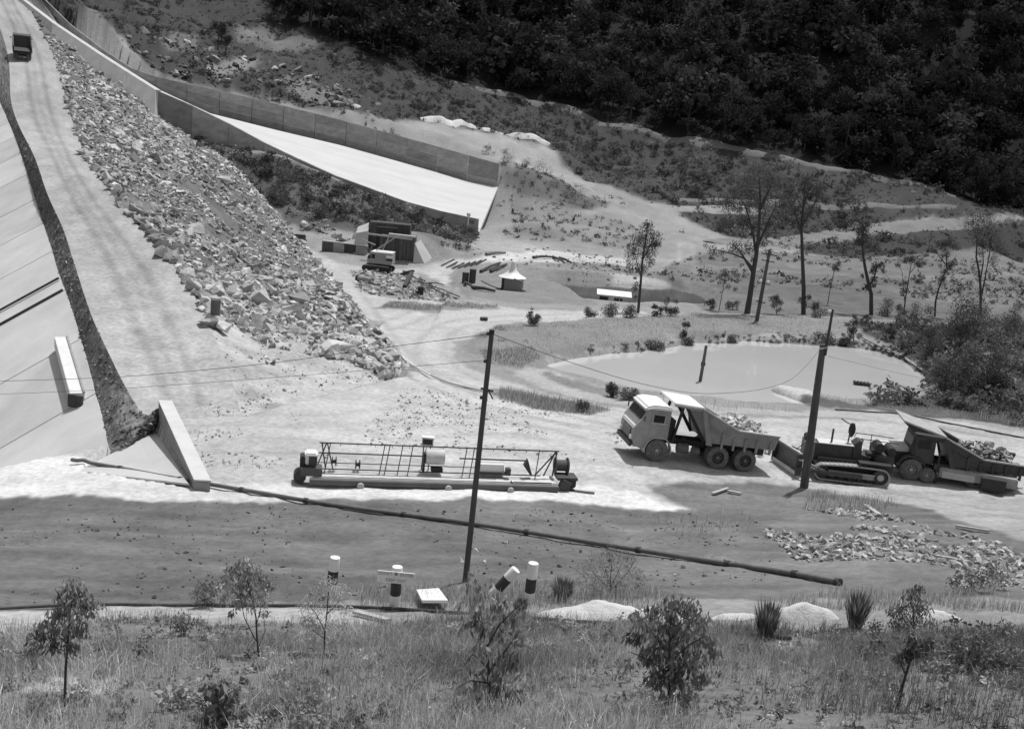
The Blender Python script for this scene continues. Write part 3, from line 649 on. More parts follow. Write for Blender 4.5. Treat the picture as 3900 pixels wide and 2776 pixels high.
# spillway
cfx = np.array([p.x for p in CF]); cfz = np.array([p.z for p in CF]); wtx = [p.x for p in WT]
spw = empty('spillway_chute', 'long bright concrete spillway chute between two dark side walls', 'spillway', CN[-1])
WTc = resample(WT, 26)
def strip_top(P, w, t, m, par, name):
    for i in range(len(P) - 1):
        d = (P[i + 1] - P[i]); s = Vector((-d.y, d.x, 0)).normalized() * w
        if s.y < 0: s = -s
for i in range(25):
    a, b = WTc[i], WTc[i + 1]
    za, zb = float(np.interp(a.x, cfx, cfz)) - .6, float(np.interp(b.x, cfx, cfz)) - .6
    rows = 3 if (a.z - za) > 3.4 else 2
    for r_ in range(rows):
        t0, t1 = r_ / rows, (r_ + 1) / rows
        q0, q1 = a.lerp(b, .008), a.lerp(b, .992); o_ = random.uniform(-.03, .03)
        A0 = Vector((q0.x, q0.y + o_, lerp(q0.z, za, t0))); B0 = Vector((q1.x, q1.y + o_, lerp(q1.z, zb, t0)))
        A1 = Vector((q0.x, q0.y + o_, lerp(q0.z, za, t1) + .06)); B1 = Vector((q1.x, q1.y + o_, lerp(q1.z, zb, t1) + .06))
        th = Vector((0, .6, 0))
        MB().add([A0, B0, B1, A1, A0 + th, B0 + th, B1 + th, A1 + th], [(0, 1, 2, 3), (7, 6, 5, 4), (0, 4, 5, 1), (1, 5, 6, 2), (2, 6, 7, 3), (3, 7, 4, 0)]).build('far_wall_panel', m_conc_wall, spw, world=True)
V = []; nn = 40
ca_, cb_ = resample(CF[4:], nn), resample(CN[1:], nn); cols = 12
for i in range(nn):
    for j in range(cols): V.append(ca_[i].lerp(cb_[i], j / (cols - 1)) + Vector((0, 0, -.02)))
mb = MB().add(V, [(i * cols + j, i * cols + j + 1, (i + 1) * cols + j + 1, (i + 1) * cols + j) for i in range(nn - 1) for j in range(cols - 1)])
base = len(mb.v); mb.add([p + Vector((0, 0, -.6)) for p in V[-cols:]] + V[-cols:], [(j, j + 1, cols + j + 1, cols + j) for j in range(cols - 1)])
mb.build('chute_floor', m_conc_new, spw, smooth=True, world=True)
V = []
for i, p in enumerate(CFu): V += [p, AWl[i] + Vector((0, 0, -.5))]
MB().add(V, [(2 * i, 2 * i + 1, 2 * i + 3, 2 * i + 2) for i in range(len(CFu) - 1)]).build('approach_floor', m_conc_mid, spw, world=True)
WNc = resample(WN, 10)
for i in range(9):
    a, b = WNc[i].lerp(WNc[i + 1], .004), WNc[i].lerp(WNc[i + 1], .996); h = 7.5 if i < 5 else 5.0; o_ = Vector((0, random.uniform(-.04, .04), 0))
    th = Vector((.1, .55, 0)); A0, B0 = a + o_, b + o_; A1, B1 = A0 - Vector((0, 0, h)), B0 - Vector((0, 0, h))
    MB().add([A0, B0, B1, A1, A0 + th, B0 + th, B1 + th, A1 + th], [(0, 1, 2, 3), (7, 6, 5, 4), (0, 4, 5, 1), (1, 5, 6, 2), (2, 6, 7, 3), (3, 7, 4, 0)]).build('near_wall_panel', m_conc_wall, spw, world=True)
aw = empty('approach_wall', 'pale battered concrete wall rising above the top of the rock slope', 'concrete wall', AW[3])
AWc = resample(AW, 8); dn = Vector((.33 * 5.2, -.95 * 5.2, -5.0))
for i in range(7):
    a, b = AWc[i].lerp(AWc[i + 1], .003), AWc[i].lerp(AWc[i + 1], .997); th = Vector((.5, .9, 0))
    V = [a, b, b + dn, a + dn, a + th, b + th, b + th - Vector((0, 0, 5)), a + th - Vector((0, 0, 5))]
    MB().add(V, [(0, 1, 2, 3), (7, 6, 5, 4), (0, 4, 5, 1), (1, 5, 6, 2), (2, 6, 7, 3), (3, 7, 4, 0)]).build('wall_panel', m_conc_mid, aw, world=True)

# short retaining wall at the foot of the road
t0, t1 = at_z(604, 1528, .36), at_z(742, 1832, .2); w = Vector((.6, .1, 0))
rw = empty('retaining_wall', 'low concrete retaining wall with bright top below the end of the haul road', 'retaining wall', t1)
mb = MB(); b0 = Vector((0, 0, -2.2)); b1 = Vector((0, 0, -1.2))
mb.add([t0, t0 + w, t1 + w, t1, t0 + b0, t0 + w + b0, t1 + w + b1, t1 + b1], [(0, 1, 2, 3), (7, 6, 5, 4), (0, 4, 5, 1), (1, 5, 6, 2), (2, 6, 7, 3), (3, 7, 4, 0)])
mb.build('wall_body', mat('shaded_concrete', .27, .9, .18, 1.2, .25, 7, .2), rw, world=True, bevel=.02)  # shade of the wall's left face put into the body colour

slab8([t0 + Vector((-.03, .02, .07)), t0 + w + Vector((.03, .02, .07)), t1 + w + Vector((.03, -.02, .07)), t1 + Vector((-.03, -.02, .07))], .065).build('wall_top', mat('sunlit_concrete', .56, .9, .08, 1.5, .15, 7, .2), rw, world=True)  # added thin layer, sunlight on the wall top put into its colour
slab8([p + Vector((0, 0, .02)) for p in PIT], .1).build('apron_slab', m_conc, rw, world=True)
# ------------------------------------------------------------------ VEHICLES AND MACHINES
m_cab = mat('cab_paint', .31, .5, .22, 2.0, .05, 20, .4)
m_white = mat('white_paint', .74, .5, .06, 2, spec=.4)
m_body = mat('steel_body', .28, .65, .30, 1.6, .08, 12, .4)
m_paletop = mat('pale_top', .60, .9, .15, 2.5, .1, 10)  # pale tone for tops and other light parts
m_dark = mat('dark_steel', .055, .6, .3, 4, .1, 14, .4)
m_black = mat('black_iron', .03, .6, .3, 4, .05, 10, .4)
m_tyre = mat('dusty_rubber', .15, .95, .35, 5, .1, 20)
m_rim = mat('wheel_rim', .17, .6, .2, 6)
m_hub = mat('wheel_hub', .05, .6, .2, 6)
m_glass = mat('dark_glass', .02, .35, .05, 1, spec=.25)
m_pale = mat('pale_metal', .42, .55, .12, 3)
m_wood = mat('weathered_wood', .16, .9, .35, 5, .3, 30, stretch=(1, 1, .25))
m_woodp = mat('pale_wood', .42, .9, .2, 5, .2, 30)
m_woodd = mat('dark_wood', .07, .9, .35, 5, .3, 30)

def wheel(par, x, y, r=.54, w=.28, rim=m_rim, out=1):
    t = MB().lathe([(r * .58, -w / 2), (r * .9, -w / 2), (r, -w * .36), (r, w * .36), (r * .9, w / 2), (r * .58, w / 2), (r * .56, 0), (r * .58, -w / 2)], (0, 0, 0), 'y', 28)
    for k in range(28):                                # tread blocks
        a = 2 * math.pi * k / 28; t.box((r * 1.005 * math.cos(a), 0, r * 1.005 * math.sin(a)), (.035, w * .8, .05), (0, -a, 0))
    o = t.build('wheel', m_tyre, par, smooth=True); o.location = (x, y, r)
    q = MB().lathe([(0, out * w * .22), (r * .2, out * w * .22), (r * .22, out * w * .1), (r * .5, out * w * .12), (r * .58, out * w * .42), (r * .6, out * w * .4), (r * .57, -out * w * .3)], (0, 0, 0), 'y', 24).build('rim', rim, o, smooth=True)
    h = MB().lathe([(0, out * w * .46), (r * .15, out * w * .46), (r * .19, out * w * .2), (r * .19, 0)], (0, 0, 0), 'y', 14)
    for k in range(8):
        a = 2 * math.pi * k / 8; h.cyl((r * .36 * math.cos(a), out * w * .1, r * .36 * math.sin(a)), (r * .36 * math.cos(a), out * w * .2, r * .36 * math.sin(a)), .025, n=6)
    h.build('hub', m_pale if rim is m_rim else m_rim, o)
    return o
def arc(cx, cz, r, a0, a1, n): return [(cx + r * math.cos(math.radians(a0 + (a1 - a0) * k / n)), cz + r * math.sin(math.radians(a0 + (a1 - a0) * k / n))) for k in range(n + 1)]
def fender(mb, cx, cz, r, y0, y1, a0, a1, th=.05):
    p = arc(cx, cz, r + th, a0, a1, 12) + arc(cx, cz, r, a1, a0, 12); return mb.prism(p, y0, y1)
def dump_body(root, paint, x0=0.0, top=m_paletop, zf=1.22, front=2.82, mid=1.98):
    """steel dump body with a canopy over the cab; x0 shifts it along the truck"""
    prof = [(x0 - 1.9, front), (x0 - 3.85, mid), (x0 - 6.02, mid - .05), (x0 - 5.86, zf + .02), (x0 - 2.42, zf)]
    mb = MB()
    mb.prism(prof, 1.12, 1.2); mb.prism(prof, -1.2, -1.12)
    mb.prism([(x0 - 2.42, zf), (x0 - 5.86, zf), (x0 - 5.86, zf + .1), (x0 - 2.42, zf + .1)], -1.12, 1.12)
    mb.prism([(x0 - 1.9, front), (x0 - 2.42, zf), (x0 - 2.5, zf), (x0 - 2.0, front)], -1.12, 1.12)
    body = mb.build('dump_body', paint, root)
    for s in (1, -1):
        y = 1.2 * s + .045 * s
        for k, x in enumerate((-3.12, -3.72, -4.32, -4.92, -5.62)):
            hh = zf + .42 if k else zf + .62
            MB().box((x0 + x, y, (hh + zf - .22) / 2), (.11, .09, hh - zf + .22)).build('rib', paint, body)
        MB().prism([(x0 - 1.86, front), (x0 - 2.06, front - .03), (x0 - 2.62, zf - .1), (x0 - 2.34, zf - .1)], min(y - .045, y + .05), max(y - .045, y + .05)).build('corner_post', paint, body)
        MB().beam((x0 - 2.35, y, zf + .78), (x0 - 3.1, y, zf + .42), .05, .06).build('brace', paint, body)
        q = MB(); q.beam((x0 - 1.92, y * .985, front + .03), (x0 - 3.86, y * .985, mid + .03), .12, .07); q.beam((x0 - 3.86, y * .985, mid + .03), (x0 - 6.0, y * .985, mid - .02), .12, .07)
        q.build('top_rail', top, body)
    can = MB().prism([(x0 - 2.0, front), (x0 - .42, front + .06), (x0 - .42, front + .16), (x0 - 1.95, front + .1)], -1.22, 1.22).build('canopy', m_white if top is m_paletop else top, root, bevel=.02)
    for s in (1, -1): MB().prism([(x0 - 1.95, front - .12), (x0 - .42, front), (x0 - .42, front + .055), (x0 - 1.95, front - .005)], 1.16 * s - .03, 1.16 * s + .03).build('canopy_skirt', paint, can)
    return body
def rock_load(name, root, label, x0, seed, tones=(.4, .6)):
    r = np.random.default_rng(seed); n = 420; X = r.uniform(-5.7, -2.4, n) + x0; Y = r.uniform(-1.0, 1.0, n)
    hz = 1.55 + .85 * np.clip(1 - ((X - x0 + 4.0) / 1.9) ** 2, 0, 1) * np.clip(1 - (Y / 1.15) ** 2, 0, 1)
    P = np.stack([X, Y, hz * r.uniform(.75, 1.06, n)], -1); R = np.array(root.rotation_euler.to_matrix()); P = P @ R.T + np.array(root.location)
    o = scatter(name, P, r.uniform(.16, .5, n), r.uniform(*tones, n), m_rock, ROCKS, r); return tag(o, label, 'rock load', kind='stuff')
def hubs6(root, cabfront=0.0):
    for s in (1, -1):
        wheel(root, cabfront, 1.02 * s, out=s)
        for x in (-3.1, -4.52):
            wheel(root, x, 1.06 * s, rim=m_hub, out=s); wheel(root, x, .72 * s, rim=m_hub, out=s)
    c = MB()
    for s in (1, -1): c.box((-2.3, .42 * s, .92), (6.6, .1, .24))
    for x in (1.0, -.6, -1.7, -3.1, -4.5, -5.4): c.box((x, 0, .9), (.12, .84, .18))
    for x in (0, -3.1, -4.52): c.cyl((x, -1.0, .54), (x, 1.0, .54), .1)
    c.build('chassis', m_black, root)
    for s in (1, -1):
        MB().cyl((-1.1, .78 * s, .72), (-1.62, .78 * s, .72), .24, n=16).build('fuel_tank', mat('tank_grey', .13, .5, .2, 3), root, smooth=True)
        MB().cyl((-1.85, .82 * s, .66), (-2.2, .82 * s, .66), .19, n=14).build('air_tank', MATS['tank_grey'], root, smooth=True)
def make_dump_truck(label, loc, rz):
    t = empty('dump_truck', label, 'dump truck', loc, rz, None)
    hubs6(t)
    prof = [(1.22, .62), (1.3, .98), (1.3, 1.36), (1.2, 1.72), (1.06, 1.93), (.86, 2.34), (.7, 2.5), (-.36, 2.5), (-.4, 1.1)] + arc(0, .56, .67, 126, 4, 12)
    cab = MB().prism(prof, -1.14, 1.14).build('cab', m_cab, t, bevel=.07, smooth=True)
    MB().prism([(1.0, 2.42), (.88, 2.60), (.5, 2.72), (-.2, 2.72), (-.46, 2.63), (-.46, 2.44)], -1.16, 1.16).build('cab_roof', m_white, t, bevel=.09, smooth=True)
    nx, nz = .41, .2; d = Vector((-.2, 0, .41)).normalized(); nrm = Vector((.41, 0, .2)).normalized()
    for s in (1, -1):
        c = Vector((.965, .52 * s, 2.14)) + nrm * .012
        MB().box(c, (.03, .92, .40), Matrix((nrm, Vector((0, 1, 0)), d)).transposed()).build('windscreen', m_glass, cab)
        y = 1.145 * s
        dr = MB().box((.16, y, 1.62), (.86, .03, 1.0)).build('door', m_cab, t, bevel=.01)
        MB().box((.2, y + .018 * s, 2.1), (.66, .03, .44)).build('window_frame', m_pale, dr)
        MB().box((.2, y + .03 * s, 2.1), (.54, .03, .36)).build('side_window', m_glass, dr)
        MB().box((-.14, y + .03 * s, 1.7), (.12, .03, .035)).build('handle', m_pale, dr)
        MB().box((.16, y + .02 * s, 1.86), (.86, .03, .05)).build('waist_moulding', m_pale, dr)
        fender(MB(), 0, .56, .64, min(.84 * s, 1.2 * s), max(.84 * s, 1.2 * s), 188, -14).build('mudguard', m_pale, t)
        MB().lathe([(0, .07), (.1, .06), (.13, 0), (.13, -.06)], (1.34, .86 * s, 1.02), 'x', 16).build('headlight', m_white, t, smooth=True)
        MB().cyl((.9, 1.18 * s, 2.3), (1.0, 1.42 * s, 2.2), .012, n=6).box((1.0, 1.42 * s, 2.1), (.03, .14, .26)).build('mirror', m_dark, t)
    MB().prism([(1.12, 1.72), (1.26, 1.66), (1.33, 1.42), (1.14, 1.42)], -1.04, 1.04).build('front_cowl', m_white, t, bevel=.05, smooth=True)
    gr = MB().box((1.3, 0, 1.16), (.06, 1.3, .4)).build('grille', m_black, t)
    for k in range(5): MB().box((1.34, 0, 1.0 + k * .08), (.03, 1.24, .025)).build('grille_bar', m_pale, gr)
    MB().box((1.36, 0, .72), (.14, 2.2, .24)).build('bumper', m_dark, t, bevel=.02)
    b = dump_body(t, m_body)
    for s in (1, -1):
        MB().beam((-.98, .95 * s, 2.86), (-.72, .95 * s, 1.05), .14, .1).build('canopy_strut', m_black, t)
        MB().beam((-1.15, .95 * s, 2.76), (-2.3, .95 * s, 1.2), .1, .16).build('body_strut', m_black, t)
    MB().box((-.62, .2, 1.5), (.3, 1.3, 1.1)).build('rear_bulkhead', m_black, t)
    MB().box((-5.3, 0, .95), (.5, 1.5, .3)).build('rear_frame', m_black, t)
    return t
def place(a, b, ylat):
    """ground points under the front and the rear near-side wheels -> origin and heading"""
    d = a - b; rz = math.atan2(d.y, d.x); n = Vector((-math.sin(rz), math.cos(rz), 0))
    return a - n * ylat, rz
a, b = G(2492, 1755), G(2828, 1793)
loc, rz = place(a, b, 1.05); pit = math.asin((b.z - a.z) / (a - b).length); loc.z = a.z
t1 = make_dump_truck('grey dump truck with white cab roof and canopy loaded with pale rock', loc, rz); t1.rotation_euler.y = pit
rock_load('rock_load', t1, 'pale broken rock heaped in the bed of the white roofed dump truck', 0, 3, (.5, .72))
# the truck going away up the haul road
pa = at_d(82, 236, 166); dirr = (Rr[1] - Rr[2]).normalized()
t3 = make_dump_truck('distant dump truck seen from behind going up the haul road', pa, math.atan2(dirr.y, dirr.x))
t3.rotation_euler.y = -math.asin(dirr.z)
bi_ = np.argmin(np.abs(HV[:, 20, 1] - 166)); t3.location.z = float(HV[bi_, 20, 2]) - .05
t3.children  # built like the first; its paint is darker
for o in t3.children_recursive:
    if o.type == 'MESH' and o.name.split('.')[0] in ('dump_body', 'rib', 'corner_post', 'canopy', 'cab', 'cab_roof', 'top_rail'):
        o.data = o.data.copy(); o.data.materials[0] = m_dark

# bonneted dump truck at the right edge
a, b = G(3462, 1826), G(3810, 1866); loc, rz = place(a, b, 1.05)
t2 = empty('dump_truck', 'dark bonneted dump truck parked behind the bulldozer at the right edge', 'dump truck', loc, rz)
hubs6(t2)
MB().prism([(1.75, .7), (1.8, 1.3), (1.72, 1.42), (.1, 1.52), (.1, .7)], -.62, .62).build('bonnet', m_paletop, t2, bevel=.05, smooth=True)  # sunlight on the bonnet top put into its pale colour
for s in (1, -1):
    MB().prism([(1.72, .72), (1.74, 1.22), (.1, 1.3), (.1, .72)], .63 * s - .02, .63 * s + .02).build('bonnet_side', m_black, t2)
    fender(MB(), 0, .56, .64, min(.72 * s, 1.18 * s), max(.72 * s, 1.18 * s), 180, 10).build('mudguard', m_dark, t2)
    MB().cyl((1.62, .85 * s, 1.05), (1.72, .85 * s, 1.05), .13, n=14).build('headlight', m_pale, t2)
MB().box((1.8, 0, 1.0), (.06, .9, .6)).build('grille', m_black, t2)
MB().box((1.95, 0, .62), (.14, 2.1, .22)).build('bumper', m_dark, t2)
cab = MB().prism([(.12, .9), (.12, 1.5), (.0, 2.3), (-1.0, 2.3), (-1.0, .9)], -1.02, 1.02).build('cab', m_dark, t2, bevel=.05)
MB().box((.075, 0, 1.9), (.04, 1.7, .5), (0, -.15, 0)).build('windscreen', m_glass, cab)
for s in (1, -1):
    dr = MB().box((-.45, 1.03 * s, 1.5), (.85, .04, 1.15)).build('door', m_dark, t2)
    MB().box((-.45, 1.06 * s, 1.85), (.6, .03, .38)).build('side_window', m_glass, dr)
m_dust2 = mat('grey_dust', .36, .9, .2, 2.5, .1, 10)
body = dump_body(t2, m_dark, .55, m_dust2, .95, 2.35, 1.5)
MB().prism([(-1.3, 2.36), (.75, 2.92), (.75, 3.0), (-1.3, 2.46)], -1.2, 1.2).build('sloping_canopy', m_dust2, t2, bevel=.02)
for s in (1, -1): MB().prism([(-1.3, 2.1), (-.4, 2.2), (.3, 2.55), (.72, 2.9), (-1.3, 2.36)], 1.14 * s - .03, 1.14 * s + .03).build('canopy_side', m_black, t2)
rock_load('rock_load', t2, 'grey rock heaped in the bed of the dark bonneted dump truck', .55, 5, (.2, .5)).location.z -= .38

# low trailer in front of it
a, b = G(3560, 1842), G(3790, 1880); loc, rz = place(a, b, 0)
tr = empty('trailer', 'low dark trailer with a pale side panel at the right edge', 'trailer', a, rz)
MB().box((-1.9, -.6, .62), (3.6, 1.1, .5)).build('tank_body', m_body, tr, bevel=.04)
MB().box((-1.0, .0 - .02, .55), (1.5, .06, .34)).build('side_panel', m_pale, tr)
MB().box((-2.6, .1, .5), (1.1, .5, .6)).build('tool_box', m_black, tr, bevel=.03)
MB().beam((.0, -.2, .5), (1.2, -.5, .42), .1, .1).build('drawbar', m_dark, tr)
MB().beam((.02, 0, .0), (.0, 0, 1.7), .08, .08).build('stake', m_black, tr)
for y in (-.05, -1.15): wheel(tr, .42, y, r=.36, w=.2, out=1)
wheel(tr, -3.0, -1.15, r=.36, w=.2)

# bulldozer
a, b = G(3098, 1822), G(3345, 1850); loc, rz = place(b, a, 1.0); d = a - b; rz = math.atan2(d.y, d.x); n_ = Vector((-math.sin(rz), math.cos(rz), 0)); loc = b - n_ * .98
bd = empty('bulldozer', 'dark crawler bulldozer with raised blade parked behind the loaded dump truck', 'bulldozer', loc, rz)
LX = 2.75; rs, ri = .40, .36
for s in (1, -1):
    y = .98 * s; loop = []
    for k in range(11): t_ = math.radians(90 + 180 * k / 10); loop.append((rs * math.cos(t_), rs + .05 + rs * math.sin(t_)))
    for k in range(1, 13): loop.append((LX * k / 13, .05))
    for k in range(11): t_ = math.radians(-90 + 180 * k / 10); loop.append((LX + ri * math.cos(t_), ri + .05 + ri * math.sin(t_)))
    for k in range(1, 13):
        f = k / 13; loop.append((LX * (1 - f), .05 + 2 * (ri + (rs - ri) * f) + .05 * math.sin(math.pi * f)))
    pl = MB(); L = len(loop); sub = []
    for k in range(L):
        p, q = loop[k], loop[(k + 1) % L]; c = Vector(((p[0] + q[0]) / 2, y, (p[1] + q[1]) / 2)); ang = math.atan2(q[1] - p[1], q[0] - p[0]); ln = math.hypot(q[0] - p[0], q[1] - p[1])
        nn = Vector((math.sin(ang), 0, -math.cos(ang)))
        sub.append((c, ang, ln, nn))
    tk = MB()
    for c, ang, ln, nn in sub: tk.box(c, (ln * 1.04, .46, .07), (0, -ang, 0)); tk.box(c + nn * .04, (.035, .46, .04), (0, -ang, 0))
    trk = tk.build('track', mat('track_shoe', .34, .8, .3, 5), bd); trk['kind'] = 'stuff'
    MB().cyl((0, y - .12, rs + .05), (0, y + .12, rs + .05), rs * .86, n=24).build('sprocket', m_dark, bd)
    MB().cyl((0, y + .13 * s, rs + .05), (0, y + .2 * s, rs + .05), .16, n=16).build('sprocket_hub', m_pale, bd)
    MB().cyl((LX, y - .12, ri + .05), (LX, y + .12, ri + .05), ri * .88, n=24).build('idler', m_dark, bd)
    MB().box((LX * .5, y + .1 * s, .4), (LX * .78, .1, .26)).build('track_frame', m_body, bd)
    MB().box((LX * .5, y + .17 * s, .52), (LX * .8, .05, .05)).build('frame_rail', m_pale, bd)
    for k in range(5): MB().cyl((.5 + k * .44, y - .1, .2), (.5 + k * .44, y + .1, .2), .14, n=12).build('track_roller', m_black, bd)
    MB().beam((LX + 1.35, y * 1.32, .45), (.9, y * 1.32, .42), .12, .16).build('push_arm', m_dark, bd)
    MB().beam((LX + 1.25, y * 1.2, .9), (LX - .1, y * 1.2, .5), .07, .07).build('blade_brace', m_pale, bd)
    MB().prism([(-.45, 1.02), (1.1, 1.02), (1.1, 1.1), (-.45, 1.1)], min(y - .25, y + .22), max(y - .25, y + .22)).build('fender_plate', m_black, bd)
MB().prism([(1.35, .75), (1.35, 1.66), (3.2, 1.62), (3.2, .75)], -.42, .42).build('hood', m_dark, bd, bevel=.03)
MB().prism([(1.3, 1.665), (1.3, 1.70), (3.0, 1.67), (3.0, 1.635)], -.46, .46).build('hood_top', m_paletop, bd)
MB().box((3.42, 0, 1.2), (.5, 1.06, 1.05)).build('radiator_guard', m_body, bd, bevel=.06)
MB().cyl((3.5, -.3, 1.78), (3.5, .3, 1.78), .16, n=14).cyl((3.5, .1, 1.9), (3.42, .1, 2.06), .1, n=10).build('radiator_header', m_black, bd)
MB().cyl((2.35, .12, 1.68), (2.35, .12, 2.36), .05, n=10).build('exhaust_pipe', m_dark, bd)
MB().cyl((1.52, -.1, 1.66), (1.5, -.1, 2.2), .035, n=8).build('intake_pipe', m_dark, bd)
MB().lathe([(0, .72), (.09, .7), (.13, .6), (.17, .45), (.17, .25), (.1, .08), (.05, 0)], (1.42, -.1, 2.0), 'z', 14).build('air_cleaner', m_black, bd, smooth=True)
MB().tube([(1.5, -.1, 2.62), (1.75, -.12, 2.72), (2.0, -.15, 2.86)], .03).build('lamp_arm', m_dark, bd)
MB().prism([(1.32, .95), (1.32, 1.75), (1.1, 1.95), (.95, 1.95), (.9, 1.3), (.5, 1.2), (.5, .95)], -.4, .4).build('dash_cowl', m_dark, bd)
MB().box((.35, 0, 1.32), (.5, .7, .16)).build('seat', m_black, bd, bevel=.04)
MB().cyl((.08, -.42, 1.72), (.08, .42, 1.72), .24, n=18).build('seat_back_roll', m_black, bd, smooth=True)
MB().cyl((-.5, -.5, 1.62), (-.5, .5, 1.62), .21, n=18).build('winch_drum', m_black, bd, smooth=True)
MB().box((-.2, 0, 1.18), (.9, 1.2, .5)).build('fuel_tank', m_dark, bd, bevel=.06)
MB().prism([(-.3, .45), (-.3, 1.05), (3.0, 1.02), (3.0, .5)], -.74, .74).build('belly_pan', m_black, bd)
MB().box((-.45, 0, .8), (.5, .9, .5)).build('transmission_case', m_black, bd, bevel=.05)
for s in (1, -1):
    MB().tube([(1.15, .55 * s, 1.9), (1.1, .55 * s, 2.12), (.5, .55 * s, 2.12), (-.75, .55 * s, 2.08)], .022).build('hand_rail', m_dark, bd)
    MB().cyl((.35, .5 * s, 1.4), (.35, .5 * s, 2.12), .02, n=6).build('rail_post', m_dark, bd)
for k in range(4): MB().tube([(.95, -.25 + k * .14, 1.4), (.85, -.25 + k * .14, 2.0)], .015).build('control_lever', m_dark, bd)
bl = MB(); pr = [(.16 * math.cos(t_ * 1.0) , z_) for t_, z_ in ()]; cv = []
for k in range(9): z_ = .08 + 1.0 * k / 8; cv.append((-.16 + .16 * ((k - 4) / 4) ** 2, z_))
bl.prism(cv + [(x_ - .06, z_) for x_, z_ in cv[::-1]], -1.25, 1.25); blade = bl.build('blade', mat('blade_steel', .13, .5, .25, 3), bd); blade.location = (LX + 1.62, 0, .05); blade.rotation_euler = (0, 0, math.radians(20))
MB().box((.05, 0, .08), (.06, 2.5, .26), (0, .25, 0)).build('cutting_edge', m_paletop, blade)
MB().box((-.1, 0, 1.1), (.12, 2.5, .06)).build('top_lip', m_pale, blade)
for s in (1, -1): MB().box((-.02, 1.25 * s, .55), (.3, .05, 1.06)).build('end_plate', m_dark, blade)
MB().beam((LX + 1.4, .2, .95), (3.6, .1, 1.5), .03, .03).build('lift_cable', m_dark, bd)

# ------------------------------------------------------------------ concrete screed on the gravel strip
a, b = G(1168, 1853), G(2140, 1872); d = b - a; rz = math.atan2(d.y, d.x); L = d.length
sc = empty('screed_machine', 'long light framed concrete screed with rails and winches on the gravel strip', 'screed', a, rz)
MB().cyl((.1, 0, .24), (L - .2, 0, .24), .17, n=16).build('roller_tube', mat('tube_grey', .10, .5, .2, 2), sc, smooth=True)
MB().box((L / 2, .62, .42), (L - .5, 1.0, .04)).build('deck_plate', m_paletop, sc)
MB().box((L / 2, .08, .34), (L - .4, .05, .12)).build('deck_edge', m_pale, sc)
def rail(p, q, r, nm, m=m_dark): return MB().cyl(p, q, r, n=6).build(nm, m, sc)
rail((.3, .55, .62), (L - .9, .55, .62), .028, 'lower_rail'); rail((.3, .25, .5), (L - 2.9, .25, .5), .012, 'screed_wire'); rail((.3, 1.0, .75), (L - 2.6, 1.0, .75), .02, 'lower_rail')
rail((.45, 1.0, 1.62), (L - .05, 1.0, 1.62), .03, 'top_rail'); rail((.45, 1.0, 1.18), (L * .5 + .2, 1.0, 1.18), .03, 'middle_rail'); rail((L * .5 + 1.0, 1.0, 1.14), (L - 1.5, 1.0, 1.14), .035, 'middle_rail')
for fx in (.075, .285, .305, .355, .395, .61, .64, .905):
    x = fx * L; rail((x - .12, .45, .45), (x + .1, 1.0, 1.66), .022, 'rail_post')
for k in range(14): x = .6 + k * (L - 1.4) / 13; rail((x, 1.0, 1.5), (x, 1.0, 1.62), .012, 'hanger')
for x0, x1 in ((.35, .75), (.75, .55), (1.05, .78)): rail((x0, .6, .6), (x1, 1.0, 1.62), .03, 'a_frame')
for x0, x1 in ((L - 1.15, L - .15), (L - .35, L - .15), (L - .75, L - .2)): rail((x0, .6, .6), (x1, 1.0, 1.62), .035, 'a_frame')
eng = MB().box((.12, .6, 1.1), (.52, .7, .5)).build('engine_cover', m_white, sc, bevel=.06)
MB().box((.2, .24, 1.05), (.34, .03, .36)).build('radiator_mesh', m_dark, eng)
MB().box((-.2, .6, .95), (.25, .6, .5)).build('gear_case', m_black, sc, bevel=.04); MB().box((.15, .4, .6), (.9, .7, .34)).build('engine_bed', mat('oily_steel', .09, .5, .3, 5), sc, bevel=.03)
MB().cyl((-.3, .3, .3), (-.3, .9, .3), .26, n=16).build('drive_wheel', m_dark, sc)
for x in (1.1, 2.1): MB().lathe([(.05, -.1), (.2, -.1), (.2, -.06), (.08, -.05), (.08, .05), (.2, .06), (.2, .1), (.05, .1)], (x, .9, .85 - .1 * (x > 2)), 'x', 16).build('cable_reel', m_dark, sc)
MB().cyl((L * .455, .95, 1.2), (L * .455 + .82, .95, 1.2), .34, n=22).build('water_tank', m_paletop, sc, smooth=True, bevel=.03)
MB().box((L * .45 - .02, .8, .98), (.09, .3, .86)).build('tank_stand', m_black, sc); MB().box((L * .455 + .5, .75, .7), (.5, .3, .14)).build('tank_saddle', m_black, sc)
MB().box((L * .72, .85, .86), (1.05, .5, .36)).build('tool_chest', m_white, sc, bevel=.02); MB().box((L * .72, .75, .64), (1.2, .5, .1)).build('chest_stand', m_dark, sc)
MB().box((L * .785, .6, .75), (.2, .3, .3)).build('bearing_block', m_dark, sc)
rail((L * .79, .1, .5), (L * .80, .02, .36), .03, 'brace'); rail((L * .80, .0, .47), (L - .5, .0, .47), .03, 'edge_bar')
MB().lathe([(.1, -.3), (.36, -.3), (.36, -.25), (.25, -.24), (.25, .24), (.36, .25), (.36, .3), (.1, .3)], (L + .1, .95, 1.0), 'x', 24).build('winch_reel', mat('rope_brown', .12, .9, .3, 12, .4, 40, stretch=(8, 1, 1)), sc, smooth=True)
MB().prism([(-.0, .55), (-.35, 1.0), (-.2, 1.3), (.05, .6)], .6, .9).build('winch_guard', m_dark, sc).location = (L - 1.3, 0, 0)
